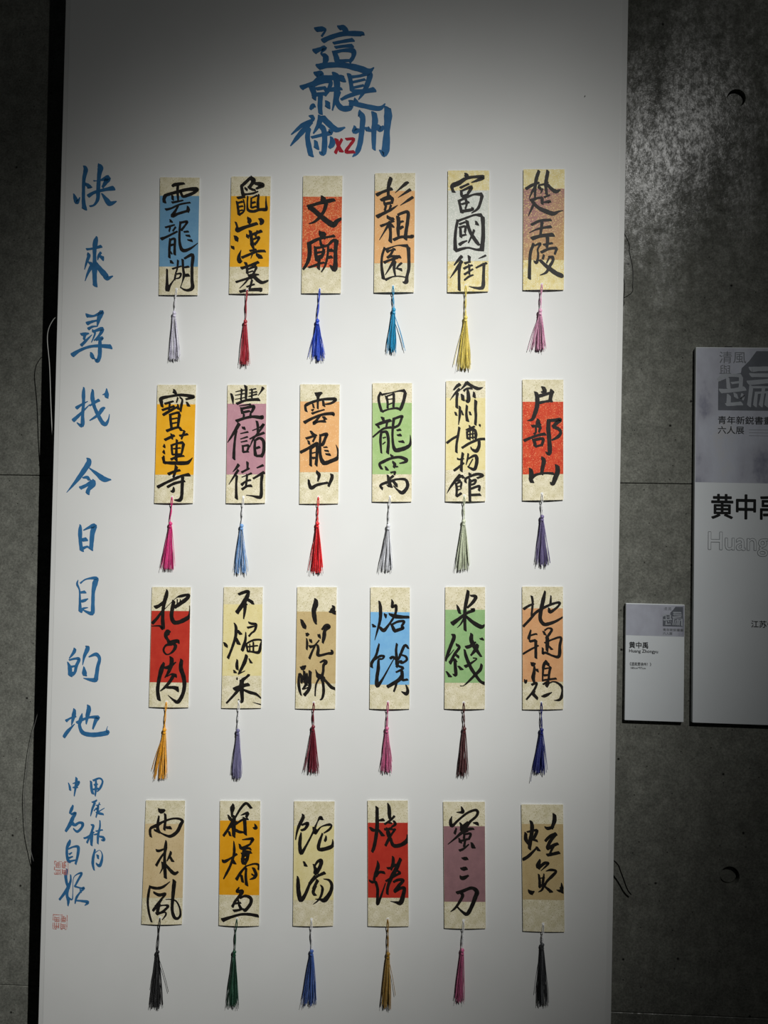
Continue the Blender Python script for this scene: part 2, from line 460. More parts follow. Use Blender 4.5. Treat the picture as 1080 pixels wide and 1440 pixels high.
CARDS = [
 ('R1C1', (-431.8, 484.8), [[-36.0, 102.5], [33.6, 101.5], [35.2, -102.0], [-32.8, -102.0]], (0.157,0.759), 'blue', [(-1.8, -92.9), (-4.0, -134.5), (-1.2, -214.8)], 18.0, 'lavender', 'white', [], [
  '-137 870 47 -98 893 56 -5 908 50 73 915 34/-43 877 47 -46 800 44 -39 707 41 -28 599 28/-270 584 56 -280 638 53 -265 692 63 -235 715 53 -79 761 50 107 807 53 263 817 66 302 799 47 233 749 50 125 706 53 48 691 44 6 784 41/-133 707 41 -126 630 41/-137 583 38 -13 606 31 57 622 25/-244 460 44 -150 483 34 4 552 31 183 583 28/-26 529 31 -71 444 41 -124 352 63 -23 390 44 132 436 41/138 521 25 150 459 62 145 421 41',
  '-164 290 22 -144 243 53/-244 151 31 -158 174 34 -81 197 25/-158 158 31 -175 81 28/-64 158 34 -109 89 31/-309 -50 56 -216 -12 38 -62 66 34 -31 81 31/-153 -50 38 -162 -189 41 -160 -374 41/-152 -66 34 -74 -50 41 -71 -189 41 -68 -320 47/-142 -158 44 -88 -143 31/-131 -290 56 -123 -289 47/20 243 37 8 89 37 13 -96 41 47 -220 53 102 -251 56 180 -227 44 257 -181 28 333 -119 12/28 235 37 137 251 41 99 181 34 39 104 44/86 73 31 164 81 34/119 12 25 190 4 41/152 -65 22 231 -78 44',
  '-135 -421 31 -114 -467 56/-194 -575 31 -189 -760 41 -177 -938 69 -132 -853 37 -57 -744 19/-100 -567 31 55 -521 25/-6 -420 37 -15 -559 31 -44 -652 25/-43 -675 34 -57 -760 31/-43 -660 22 50 -652 34 28 -721 28 -41 -737 19/75 -405 41 87 -559 37 105 -682 44 77 -806 19 48 -898 16/106 -389 34 245 -327 56 242 -528 50 248 -759 50 259 -890 62 197 -936 47 119 -929 31 56 -890 16/94 -544 31 187 -528 37/105 -682 47 191 -674 53',
  ]),
 ('R1C2', (-308.2, 486.7), [[-34.7, 101.3], [33.7, 101.0], [34.7, -101.0], [-33.7, -101.3]], (0.167,0.771), 'orange', [(-2.0, -96.3), (-3.6, -150.6), (-3.0, -226.5)], 14.4, 'crimson', 'crimson', [], [
  '-13 993 46 -81 924 53 -165 847 53/-6 985 62 42 939 77 5 870 56 -40 816 53/-165 839 46 -147 747 53 -130 685 56/59 893 46 167 877 68 206 854 62 153 831 53 92 800 37/-25 816 46 30 785 37 77 777 37/-110 816 31 -62 778 40/-138 701 40 -45 708 31 47 723 34 124 754 25/-229 640 46 -106 662 43/-236 578 40 -218 470 40 -199 347 46/-220 555 34 -143 578 37/-128 616 22 -102 501 25 -116 409 31 -184 355 37/-210 486 28 -133 501 31/-201 416 25 -132 432 28/-52 670 28 -57 531 28 -39 431 43 55 408 46 162 439 46 255 439 56 277 454 46 267 561 28 265 669 12/140 700 31 127 593 43 131 454 49/10 639 28 10 470 34/18 639 22 110 685 34/28 554 37 82 570 34/22 470 34 99 493 31',
  '-251 224 34 -225 147 37 -216 86 77 -93 132 56 121 201 53/-51 301 31 -11 255 68 -26 209 56/166 285 46 205 231 77 176 185 40',
  '-260 -14 37 -228 -68 71 -204 -91 46/-318 -206 40 -271 -222 53/-146 -260 12 -182 -375 56 -165 -452 74 -129 -444 31/-59 -6 46 -20 -37 46/8 70 53 27 -53 53 45 -160 59/-51 -29 37 64 17 43 201 70 52/132 70 37 96 -22 37/43 -83 31 158 -37 43 129 -114 37 83 -160 52/45 -160 62 70 -237 34/9 -275 37 116 -244 28/-127 -390 46 -20 -344 43 133 -283 43 271 -275 43/71 -283 31 49 -344 22 27 -405 12/118 -329 40 181 -375 71 197 -398 62',
  '-131 -575 53 -16 -536 40 160 -467 49/-64 -475 46 -39 -544 43 -28 -666 43/137 -467 31 93 -543 31/-14 -590 31 77 -551 40 124 -559 43 95 -635 37 65 -697 56/-5 -643 25 71 -620 25/-4 -705 46 81 -689 46 173 -681 22/-218 -813 37 -72 -766 37 81 -720 52/19 -712 40 -55 -820 28 -153 -920 12/97 -720 56 160 -781 59 238 -819 52 345 -780 25/-30 -896 31 100 -850 31/59 -773 37 38 -866 37 10 -958 37/-144 -981 46 10 -950 46 210 -941 62 195 -964 46',
  ]),
 ('R1C3', (-183.8, 487.7), [[-34.7, 101.0], [33.0, 100.7], [34.6, -100.7], [-32.9, -101.0]], (0.178,0.780), 'red', [(-1.5, -94.7), (-3.9, -149.6), (-1.8, -216.6)], 18.0, 'royal', 'royal', [(-18.5, -210.6), (10.2, -206.7)], [
  '9 641 76 11 572 86/-247 473 67 -103 526 49 49 564 67 201 595 55/-247 473 67 -162 427 77 -37 320 77 103 213 86 195 167 92 255 228 67 330 274 43/65 549 67 30 411 55 -52 289 52 -142 213 37 -226 185 15',
  '-46 29 61 16 -9 107 55 -39 76/-210 -154 61 -59 -77 49 93 -47 37 215 -24 49/-218 -154 67 -203 -322 67 -234 -475 58 -308 -597 40/-28 -93 37 -3 -184 43 50 -184 31/-109 -215 49 -99 -337 52 -81 -452 52/-117 -230 43 -25 -223 40 112 -184 37/37 -245 46 31 -322 52 -6 -398 52/-84 -314 37 22 -299 37/-67 -383 40 9 -360 40/-216 -566 31 -140 -543 40 -19 -497 37 57 -482 31/-29 -398 46 -42 -490 46 -48 -589 55/112 -184 40 201 -100 52 278 -138 67/248 -138 67 239 -291 61 243 -474 67 228 -596 85 150 -527 24/112 -200 37 107 -337 37 73 -520 37 7 -642 21/114 -276 46 190 -268 61/101 -398 43 177 -383 55',
  ]),
 ('R1C4', (-59.9, 490.8), [[-35.4, 101.9], [33.1, 101.9], [35.1, -101.4], [-32.8, -102.3]], (0.150,0.755), 'peach', [(-0.4, -92.5), (1.7, -133.1), (-0.4, -205.2)], 14.4, 'turquoise', 'turquoise', [(22.4, -201.4), (19.9, -196.6)], [
  '-79 934 61 -100 865 67 -121 759 52 -118 622 45/-315 645 61 -210 698 46 -60 751 52/-238 554 55 -163 599 45 -72 622 52/-192 546 30 -176 485 39 -152 470 39/-192 558 36 -57 591 51 -55 515 45/-153 493 45 -55 515 45/-152 470 36 -173 378 42/-69 470 39 -98 378 33/-300 272 67 -202 325 52 -68 393 45 44 469 12/225 857 24 180 842 57 91 766 36 -5 679 9/251 735 54 183 689 42 49 599 9/299 606 45 231 560 45 90 466 9',
  '-133 272 45 -64 234 55 -19 241 45/-236 112 45 -138 150 39 -18 203 42/-78 181 55 -166 29 30 -254 -124 12/-85 135 61 -67 -2 45 -71 -154 61/-62 150 30 -16 89 33/56 272 61 66 150 60 61 44 57 71 -78 36/55 302 45 115 332 45 221 347 54 217 180 54 197 28 54 185 -108 66/88 180 45 148 196 30/90 74 54 143 104 42/-11 -123 51 94 -78 45 199 -70 45 305 -70 51 297 -40 36',
  '-160 -260 42 -202 -397 39 -206 -579 42 -171 -792 55/-144 -291 45 36 -222 18 172 -222 45 233 -230 60/241 -245 63 252 -427 51 256 -609 51 228 -745 48 215 -844 66 155 -844 15/-133 -807 45 -13 -754 24 108 -746 21 229 -768 21/-120 -329 51 -68 -306 30 15 -283 42/-8 -275 39 -52 -367 39 -104 -412 30/-111 -427 45 -36 -404 39 108 -412 51/-162 -511 51 -80 -473 39 56 -427 45/11 -442 45 -47 -564 42 -142 -724 12/19 -488 51 6 -609 45 32 -746 24/133 -518 36 88 -556 36 37 -617 15/44 -609 21 135 -632 48',
  ]),
 ('R1C5', (64.7, 493.5), [[-36.3, 103.2], [33.4, 102.9], [35.8, -102.3], [-32.9, -103.8]], (0.165,0.748), 'silver', [(-2.3, -93.4), (-1.6, -148.4), (-1.9, -234.4)], 20.4, 'yellow', 'yellow', [(-20.2, -227.4)], [
  '-54 978 51 -46 925 75/-258 661 51 -282 714 45 -275 774 75 -171 819 75 -53 895 54 97 921 45 231 916 66 158 871 51 39 826 18/-147 736 42 -6 804 33/-131 683 42 -122 607 45 -91 577 36/-123 683 30 40 750 54 -18 637 45/-107 592 39 -17 622 39/-165 516 42 -140 410 42 -116 312 51/-158 516 39 -61 562 42 88 622 33 222 621 66/222 606 57 195 485 45 152 380 45 49 304 18/-53 546 42 -36 456 36 -57 380 30/-119 456 33 0 493 42/-117 335 51 63 365 48 47 395 30',
  '-181 183 45 -208 32 45 -219 -149 51 -208 -331 66/-188 168 39 -25 229 36 109 274 36 222 266 66/237 243 69 248 77 57 251 -119 63 233 -315 72/-208 -338 54 -89 -300 45 15 -285 30 136 -315 36 225 -315 54/-150 115 36 -53 153 33/-156 55 36 -52 77 39 -57 -28 39/-133 47 42 -123 -104 45/-116 -81 36 -34 -59 33/-143 -232 54 -91 -195 45 -17 -164 21/-24 176 51 -7 93 51 40 -28 51 117 -149 57 179 -225 45 209 -225 12/126 168 30 145 108 57/99 17 39 71 -59 39 6 -202 21',
  '-101 -429 57 -160 -497 45 -226 -580 21/-100 -512 57 -187 -648 45 -289 -800 12/-122 -542 51 -139 -678 45 -138 -844 42 -132 -1010 45/26 -429 51 28 -527 36/-47 -550 42 42 -519 30/-60 -640 42 7 -602 36 81 -580 30/29 -572 36 32 -738 30/-50 -738 39 90 -647 30/-49 -836 30 25 -776 36 99 -745 24/183 -466 12 257 -436 30 302 -413 33/142 -625 27 230 -579 36 319 -541 36/275 -556 45 271 -752 45 267 -933 60 223 -971 51 118 -964 30 28 -942 9',
  ]),
 ('R1C6', (190.8, 496.1), [[-35.6, 102.1], [33.0, 101.8], [35.2, -101.6], [-32.6, -102.3]], (0.161,0.752), 'mauvegold', [(-1.7, -93.7), (-3.8, -138.8), (-4.3, -204.7)], 19.2, 'pink', 'pink', [(-22.7, -203.7), (-18.0, -202.4)], [
  '-96 990 50 -131 885 56 -151 764 50 -156 644 42 -154 538 30/53 989 53 33 869 56 20 763 50 29 673 44 38 590 44/-305 689 48 -210 749 50 -92 794 36/-150 734 45 -208 629 36 -250 523 12/-106 726 44 -61 688 44/-91 749 30 12 771 36 56 801 36/-31 688 36 -59 613 18/42 763 53 117 688 50 192 642 62 265 669 21/90 583 30 1 545 33/-220 486 65 -117 530 36 -28 538 44/-36 538 50 -34 432 44/-12 459 24 77 470 53 92 462 44/-160 463 44 -217 327 33 -260 230 12/-190 463 45 -99 372 53 20 312 68 154 267 65 242 304 30 316 319 12',
  '-205 79 44 -65 147 44 119 162 44/-240 -56 12 -93 11 33 121 49 47/-28 132 53 -41 11 44 -53 -109 41/-193 -154 65 -46 -109 53 161 -86 65',
  '-162 -244 50 -211 -380 47 -223 -560 47 -225 -831 53/-147 -274 30 -51 -237 39 -94 -334 30 -85 -410 33 -91 -500 39 -112 -560 50 -157 -530 18/65 -124 56 67 -214 50 54 -304 44/1 -259 36 149 -229 35/-34 -387 47 91 -327 44 224 -312 47/224 -319 44 189 -417 35/12 -432 38 -9 -500 36/108 -454 33 58 -567 24/94 -469 38 153 -469 50 161 -529 44 111 -619 50 54 -725 41 -49 -773 12/-53 -515 44 22 -590 50 112 -664 65 217 -739 68 306 -776 74 328 -769 65',
  ]),
 ('R2C1', (-429.5, 126.0), [[-33.7, 101.6], [34.0, 102.0], [33.6, -101.2], [-34.0, -102.5]], (0.165,0.761), 'orange', [(-2.6, -92.3), (-3.9, -138.0), (-6.9, -216.2)], 21.6, 'magenta', 'magenta', [], [
  '-39 935 37 -29 874 72/-242 633 41 -259 710 56 -261 779 62 -114 816 41 73 844 44 260 823 56 299 808 47 168 769 31/27 797 31 6 713 25/-196 687 41 -49 735 31/-111 696 34 -123 573 34/-240 579 41 -32 651 34/-222 495 47 -107 566 47 23 636 31/58 806 25 106 760 31 93 668 44 80 560 34/30 682 25 40 598 50/185 723 31 217 654 53/-98 504 44 -87 389 44 -69 267 44/-90 504 37 18 537 40 65 530 53/65 514 53 52 407 47 40 284 40/-65 428 28 28 445 25/-63 351 28 22 368 25/-153 220 47 -53 260 44 56 284 37 104 231 47',
  '-180 66 47 -19 145 44/-66 167 40 -56 83 37/75 139 37 214 171 40/158 224 44 107 86 31/-53 -24 37 31 8 34 140 25 53/-61 -24 37 -51 -131 37 -41 -192 34/148 10 53 128 -113 40 107 -205 34/-29 -85 25 96 -68 25/-42 -185 31 114 -175 34/-63 -269 44 37 -222 37 161 -204 31/30 69 40 26 -69 40 23 -283 53/-186 -11 22 -193 -57 53/-191 -111 22 -198 -157 56/-189 -210 25 -203 -256 62/-195 -272 44 -178 -340 47/-178 -325 40 -38 -330 56 195 -326 62 257 -295 47 309 -233 12',
  '-103 -523 53 -18 -483 44 97 -450 40/34 -390 62 13 -483 47 -16 -575 40/-284 -748 56 -138 -669 44 31 -589 47 154 -541 40 262 -524 59/-113 -745 44 2 -682 44 180 -633 43/147 -557 53 143 -740 53 140 -893 53 110 -963 62 9 -965 12/-4 -743 22 -10 -812 56 -57 -813 16',
  ]),
 ('R2C2', (-305.9, 127.8), [[-34.9, 100.9], [32.7, 101.6], [34.9, -100.5], [-32.7, -102.1]], (0.160,0.758), 'mauve', [(-2.5, -91.7), (-4.0, -140.8), (-3.0, -222.1)], 21.6, 'lightblue', 'white', [], [
  '-283 860 31 -258 784 46 -243 677 15/269 965 55 240 912 31 188 835 12/-207 891 15 -53 924 22/-213 830 15 -52 863 22/-211 761 12 -50 794 18/-100 938 37 -105 847 28 -111 747 31/-32 993 52 -22 909 43 -26 771 40/32 925 18 147 949 22/33 871 18 163 896 25/19 810 18 164 857 28/77 940 34 79 864 31 73 795 37/-179 685 46 -18 748 40 205 766 52/-139 648 12 61 681 31/-100 618 40 -83 542 43 -74 519 40/-92 602 40 16 627 43 115 643 52 94 574 46 64 528 31/-59 542 40 48 566 37/-51 511 37 -57 435 34/65 513 37 51 452 34/-179 388 52 -57 435 43 96 468 43 258 455 61 250 485 46',
  '-132 342 62 -191 235 52 -265 112 37 -325 19 12/-175 235 40 -195 97 37 -207 -71 43 -210 -261 52/-76 275 37 -30 268 52/-105 175 18 26 207 31/-102 83 18 20 123 31/-93 30 18 14 55 28/-61 -30 31 -51 -129 37/-53 -38 31 39 -29 40 18 -128 34/-59 -141 34 41 -128 34/175 392 40 193 301 43 196 179 40/102 231 18 224 286 22 292 341 46 225 226 34 121 87 31 63 -51 15/59 86 25 150 133 34 303 196 43/152 57 40 147 -65 43 166 -202 55/145 57 40 228 104 43 299 44 52 303 -124 52 266 -208 55/171 -72 37 232 -49 43/174 -202 40 266 -200 43',
  '-123 -359 55 -160 -413 40 -220 -483 12/-128 -450 46 -188 -543 37 -284 -697 12/-149 -542 43 -156 -710 37 -147 -938 52/30 -311 43 33 -432 34/-66 -487 37 63 -417 31/-64 -571 15 104 -500 34/-61 -701 52 0 -646 31 91 -614 34/28 -524 34 22 -631 37 10 -737 31/-51 -777 46 32 -722 37 109 -713 46/194 -407 22 300 -359 43/137 -590 34 213 -543 37 319 -481 55/289 -519 52 277 -656 46 281 -854 52 252 -908 55 128 -887 25 21 -877 12',
  ]),
 ('R2C3', (-180.1, 129.7), [[-35.2, 101.4], [32.5, 101.7], [34.4, -100.7], [-31.8, -102.4]], (0.144,0.736), 'peach', [(0.3, -91.2), (0.1, -136.3), (-0.5, -219.7)], 19.2, 'red', 'red', [(-14.0, -215.2)], [
  '-86 873 31 -47 843 76 21 874 37/-39 828 55 -44 721 37 -42 600 30/-239 552 43 -256 627 40 -234 666 52 -113 720 43 39 760 40 236 770 52 252 740 43 177 694 37 86 677 24/47 738 37 60 647 46/-127 682 31 -111 614 31/-140 568 43 -110 591 21/-139 515 40 -33 554 30 73 586 24/-265 361 55 -137 432 43 44 502 43 212 520 55 220 497 52/-1 479 37 -60 402 40 -105 349 55 -29 380 34 93 389 46/61 465 43 92 420 52',
  '-155 219 31 -116 166 49 -77 144 40/-228 89 43 -160 112 40 -54 152 37/-189 51 37 -173 -9 37/-69 129 37 -113 37 34/-322 -148 52 -202 -85 46 -66 8 37 -21 8 37/-148 -77 46 -145 -221 43 -142 -373 46/-141 -77 40 -43 -22 52 -39 -204 46 -50 -363 52/-124 -160 24 -63 -144 21/-114 -243 46 -61 -235 30/14 153 37 10 -6 40 22 -203 49 62 -301 67 109 -323 67 199 -291 61 319 -229 61 325 -123 39 284 -10 9/22 146 40 120 170 52 99 101 46 56 -6 55 25 -6 37/72 -58 21 133 -50 30/89 -111 24 157 -118 36/113 -171 30 189 -178 43',
  '-40 -477 46 7 -529 55 -14 -635 24/-167 -615 34 -158 -684 46 -118 -751 58 -20 -696 46 162 -655 36/219 -510 43 228 -571 55 171 -715 40',
  ]),
 ('R2C4', (-56.6, 134.4), [[-35.4, 100.0], [31.8, 100.8], [35.1, -99.8], [-31.5, -101.1]], (0.167,0.769), 'green', [(-1.4, -92.7), (-3.0, -142.0), (-5.5, -217.8)], 20.4, 'silver', 'charcoal', [], [
  '-207 840 42 -243 757 42 -225 636 42 -185 516 45/-198 803 39 -26 842 18 110 874 30 200 875 60/208 853 54 188 732 51 146 595 54 116 550 45/-177 516 39 -80 555 27 55 579 36 131 557 39/-115 781 42 -90 683 36 -88 577 36/-100 781 24 5 820 30/12 835 36 15 714 42 10 594 36/-83 728 15 -1 737 18/-74 638 21 -7 669 21',
  '-168 418 54 -151 365 42/-278 288 42 -181 327 51 -31 374 51/-240 273 39 -224 236 27/-90 336 39 -104 252 30/-327 83 27 -267 137 30 -148 229 36 -13 254 39/-185 168 39 -197 32 42 -177 -186 27/-177 168 36 -94 169 48 -61 19 45 -72 -185 51/-153 70 27 -108 86 21/-158 -35 21 -113 3 21/22 397 45 9 261 42 5 111 36 23 -55 45 63 -130 63 145 -121 66 250 -82 60 309 -20 42 306 130 9/22 397 39 156 445 42 150 399 39 107 293 39 17 247 39/78 202 30 138 218 42/88 119 30 148 128 48/112 14 24 195 15 48',
  '-26 -207 21 20 -251 51/-164 -458 39 -204 -375 42 -137 -329 51 -17 -274 42 133 -249 45 247 -293 57 225 -331 42 135 -355 21/14 -327 30 53 -371 51 39 -424 42/69 -416 27 106 -408 27/-105 -411 24 -73 -471 51/-12 -515 30 63 -499 30 49 -544 36/-56 -561 39 -39 -659 51 -7 -756 60/-40 -629 45 34 -567 39/-142 -789 42 -181 -744 39 -144 -706 42 -24 -666 45 81 -627 33 231 -624 42 278 -698 51 264 -774 54 191 -850 60 115 -807 30 38 -733 15/36 -658 39 83 -717 51 98 -754 27/-68 -720 21 -37 -757 21',
  ]),
 ('R2C5', (67.1, 138.3), [[-34.7, 101.2], [31.3, 101.6], [35.2, -100.6], [-31.8, -102.2]], (0.141,0.740), 'yellow', [(-0.3, -92.9), (-0.4, -136.0), (-1.2, -217.3)], 20.4, 'sage', 'sage', [], [
  '-114 959 54 -165 920 48 -217 860 24/-120 876 48 -193 800 33 -273 686 9/-151 815 48 -161 710 42 -158 560 45/-2 982 54 -46 922 36 -97 869 18/5 983 54 88 931 45 193 887 51 275 910 12/-44 847 39 0 885 30 89 893 39/15 877 30 31 787 54 34 675 60 -11 682 27/-66 779 51 -56 689 54/127 826 33 129 744 54',
  '-107 583 36 -104 455 42 -123 275 15/-179 484 33 -163 432 36/-75 516 18 -54 441 33/13 599 39 5 457 39 25 337 51/59 495 30 75 443 36/160 684 51 155 549 45 165 429 42 158 279 42',
  '-107 230 39 -131 64 39 -149 -56 39 -151 -191 42/-311 -36 42 -223 33 39 -127 87 42/6 186 30 72 217 33 146 249 33/64 262 30 73 157 24 69 22 30/21 157 33 31 37 36/29 157 30 132 203 39 171 129 48 165 39 42/45 112 24 149 129 21/38 52 24 150 69 21/118 188 24 120 38 27/220 280 24 243 265 39/-55 -115 39 77 -30 42 225 32 42 329 41 42/225 17 45 227 -80 51 184 -163 60 109 -134 30 93 -97 21',
  '-39 -204 45 -58 -340 42 -63 -505 48/-134 -296 30 -96 -310 30 -22 -294 24/-182 -499 39 -109 -445 42 -21 -369 30/51 -210 30 38 -308 30 17 -398 15/38 -308 24 141 -246 42 186 -261 54 195 -350 54 160 -471 51 85 -450 33 40 -428 15/127 -299 21 55 -435 21',
  '-76 -580 66 -149 -656 51 -236 -778 33 -294 -884 9/-61 -579 51 -16 -624 39/-141 -678 24 -75 -655 30/-148 -708 36 -131 -806 39 -136 -933 36/-133 -716 30 -59 -692 33 -65 -789 33/-117 -768 21 -58 -752 18/-116 -828 21 -57 -804 18/-129 -933 39 -55 -879 42/65 -547 36 103 -569 45/16 -698 36 14 -638 39 88 -592 39 206 -552 45 303 -573 42 208 -620 33/89 -637 51 84 -757 45 93 -1011 42/90 -682 36 179 -650 39 165 -710 36 106 -734 30/107 -801 36 240 -754 42 241 -828 39/109 -906 39 265 -895 42',
  ]),
 ('R2C6', (195.9, 142.4), [[-35.8, 100.8], [32.1, 101.3], [35.7, -99.8], [-32.0, -102.3]], (0.184,0.785), 'red2', [(-0.1, -91.0), (0.6, -129.6), (3.0, -211.0)], 20.4, 'violetgrey', 'violetgrey', [(14.0, -200.1)], [
  '-16 889 50 15 815 65 -44 799 21/8 800 53 31 763 44/-132 798 50 -108 709 65 -106 574 68 -140 440 65 -183 342 50 -264 318 12/-116 724 59 2 755 50 119 794 38/140 824 74 120 742 59 107 652 59/-70 620 50 33 643 38 136 660 50',
  '-79 336 53 -86 269 74 -41 262 35/-181 222 53 -122 231 38 -33 210 44/-121 216 35 -120 126 32 -149 96 35/-47 202 44 -68 127 32/-309 -19 50 -192 36 41 -60 82 44 36 99 50/-155 6 50 -131 -68 50 -130 -113 50/-132 -1 44 0 16 50 -20 -96 41/-115 -113 35 -27 -89 35/90 323 59 86 189 65 104 10 65 115 -221 65 48 -207 21/98 323 50 186 332 50 282 341 59 216 280 59 159 220 44/159 220 50 248 191 50 293 132 44 250 57 53 148 -4 24',
  '-16 -305 50 22 -349 65 2 -469 59 -11 -573 50/-197 -487 50 -181 -576 74 -187 -666 65 -163 -717 53/-172 -636 59 -92 -582 41 55 -557 35 187 -562 44/244 -427 65 253 -524 74 218 -629 74 176 -734 59 131 -712 21',
  ]),
 ('R3C1', (-429.7, -222.5), [[-34.1, 102.0], [33.4, 103.3], [34.7, -101.8], [-34.0, -103.4]], (0.199,0.794), 'red3', [(-3.5, -94.2), (-5.0, -141.3), (-10.0, -225.5)], 21.6, 'amber', 'amber', [(-25.3, -209.1)], [
  '-76 976 31 -84 892 62 -117 769 62 -137 632 53 -141 479 59 -132 319 62 -192 356 31 -332 349 12/-278 673 59 -201 706 53 -79 824 31/-152 616 31 -234 492 47 -317 398 53/-106 648 12 76 835 12 168 876 46 306 902 40 269 833 62 155 746 62 64 683 56/46 789 56 26 666 62 13 529 62 55 431 68 132 426 62 240 474 68 323 538 56 328 644 22 323 720 9/107 821 22 106 745 19/161 822 15 155 761 25',
  '-3 270 31 -42 253 93 -79 191 62 -38 116 47 2 72 78 109 106 62 156 92 53/18 57 62 -75 24 34 -111 -53 34 -71 -120 28 -9 -119 22 59 -63 43 96 14 56 64 59 46',
  '-98 -273 40 -134 -373 74 -176 -557 59 -195 -740 59 -167 -907 59/-96 -357 31 -3 -339 62 111 -252 15/31 -178 62 34 -277 68 -9 -415 53 -76 -524 16/210 -211 53 198 -348 68 249 -498 68 268 -649 62 241 -802 59 166 -926 62 88 -898 37 -14 -818 9/-46 -507 15 46 -459 31 124 -487 56/70 -488 56 18 -581 53 -57 -675 46 -148 -754 16/-49 -690 37 83 -686 53 161 -713 77',
  ]),
 ('R3C2', (-304.5, -219.4), [[-34.4, 102.1], [32.8, 103.4], [35.0, -101.6], [-33.4, -104.0]], (0.143,0.734), 'yellow', [(-3.3, -92.9), (-3.5, -141.3), (-4.1, -222.1)], 15.6, 'slate', 'slate', [], [
  '-84 902 43 15 943 52 84 952 46 56 853 68 -25 714 68 -107 591 68/64 823 46 142 779 52 166 742 40/26 806 55 30 655 52 11 488 21/6 692 46 66 739 25',
  '-149 415 18 -116 333 49 -120 181 49 -163 28 43 -206 -94 40 -242 -186 49/-92 288 46 -29 222 46/-112 159 43 -63 54 58/-318 77 25 -286 32 52 -254 3 31/97 430 28 151 409 40 228 396 43 207 297 37 154 250 31 110 195 34/83 338 37 152 356 34 213 372 21/54 262 18 50 126 43 8 -27 58 1 -57 37/67 66 25 188 130 34 326 134 31 313 43 40 285 -71 52 177 -67 31 85 -62 34/67 66 37 93 -55 28/83 13 28 267 41 24/128 67 18 131 -54 25/189 99 28 193 -67 31',
  '-80 -211 31 -86 -302 52 -76 -378 43/-137 -387 21 -113 -432 52/79 -131 52 44 -253 61 -44 -437 37/-59 -453 25 55 -396 15/119 -182 18 159 -257 43/-73 -498 37/140 -454 21 80 -494 21 20 -556 61 -8 -663 67/88 -493 15 35 -548 37 125 -462 43/-122 -712 61 7 -655 61 129 -620 52/5 -572 67 9 -723 67 21 -919 43 -49 -883 18/-37 -709 52 -142 -833 40 -247 -950 31/39 -714 31 148 -756 49 255 -782 43 341 -847 21/-73 -514 21 -80 -544 28/205 -920 6 275 -940 15 344 -956 21',
  ]),
 ('R3C3', (-178.0, -216.1), [[-34.6, 102.1], [32.8, 103.4], [34.8, -101.7], [-33.0, -103.8]], (0.202,0.794), 'tan', [(-1.7, -93.1), (-1.6, -133.5), (-2.9, -210.8)], 21.6, 'burgundy', 'burgundy', [], [
  '-22 821 52 -25 731 85 -53 624 73 -34 489 67 -10 400 30/-262 468 37 -238 408 61 -206 349 67 -198 319 36/206 609 18 258 633 76 287 694 45 256 716 24/281 634 76 297 581 51',
  '-181 229 30 -158 222 67 -127 230 30/-164 154 21 -154 64 40 -159 -34 30/-117 125 36 -79 111 55/25 212 36 63 198 67/91 312 30 158 382 52 211 361 61 144 299 55 132 193 61 111 87 36/-107 13 55 -32 37 30 50 130 24/-9 53 30 -60 -54 36 -110 -183 43/21 54 36 38 -21 46 32 -111 55 78 -125 42 199 -91 39 274 -81 51 265 -29 30',
  '-259 -346 36 -213 -345 76 -168 -306 21/-279 -452 30 -284 -588 43 -265 -723 43 -233 -812 21/-264 -437 24 -232 -511 52 -238 -601 36/-197 -397 36 -171 -539 67 -154 -629 46/-90 -401 52 -95 -536 52 -99 -687 52 -180 -802 55/-143 -433 24 -147 -598 46 -213 -706 30/-215 -585 21 -109 -567 21/-190 -705 18 -122 -673 24/73 -245 24 141 -213 45 172 -242 61 135 -288 45 130 -394 42 109 -500 52 134 -604 42 145 -739 45 124 -845 36 87 -873 18/0 -368 12 24 -427 36 63 -479 82 162 -498 24/71 -501 36 13 -623 30 2 -811 21/101 -485 45 194 -572 42 272 -652 51 340 -680 42',
  ]),
 ('R3C4', (-53.0, -212.7), [[-34.8, 101.5], [31.6, 102.7], [35.1, -101.1], [-31.9, -103.1]], (0.204,0.801), 'sky', [(-1.2, -91.0), (-1.9, -135.2), (-1.4, -209.2)], 15.6, 'rose', 'rose', [(7.8, -189.8)], [
  '-197 786 27 -176 696 51 -169 546 54 -182 426 45 -223 260 30 -258 124 9/-302 393 24 -271 349 57/-110 571 24 -71 534 60/-180 351 36 -111 293 60 -31 385 36 57 523 36 92 629 42 83 718 48 23 687 36 29 762 45 13 821 12/-27 573 30 71 538 66 192 527 54 319 530 42/14 409 36 61 313 54 69 284 45/37 402 33 133 450 39 231 453 42 195 377 39 211 340 51 62 283 51',
  '-182 66 24 -202 -24 42 -230 -130 39 -303 -267 51 -301 -334 45/-273 -221 30 -170 -143 39 -95 -141 36 -124 -186 30 -183 -203 36 -188 -353 54 -207 -504 54 -197 -638 66 -116 -531 36 -1 -317 21 71 -180 18/119 75 36 106 -30 39 116 -149 45 119 -284 42/11 -175 45 56 -151 45 146 -178 42 247 49 45 315 -1 30/160 -103 21 265 -130 36 289 -189 39 223 -236 33 162 -222 39 119 -314 42/177 -207 51 215 -251 51/149 -298 36 232 -332 39 114 -403 30/210 -370 51 220 -460 51 229 -527 42 311 -517 36/226 -400 30 154 -522 42 -24 -647 51/-24 -655 45 125 -568 42 199 -520 36/125 -568 39 111 -643 36 83 -726 30/283 -607 18 315 -696 45 293 -756 60 210 -722 12',
  ]),
 ('R3C5', (72.9, -208.6), [[-34.7, 101.0], [31.7, 102.7], [35.2, -100.9], [-32.2, -102.9]], (0.187,0.786), 'green2', [(-0.3, -92.0), (1.5, -135.2), (0.4, -214.3)], 15.6, 'brown', 'brown', [], [
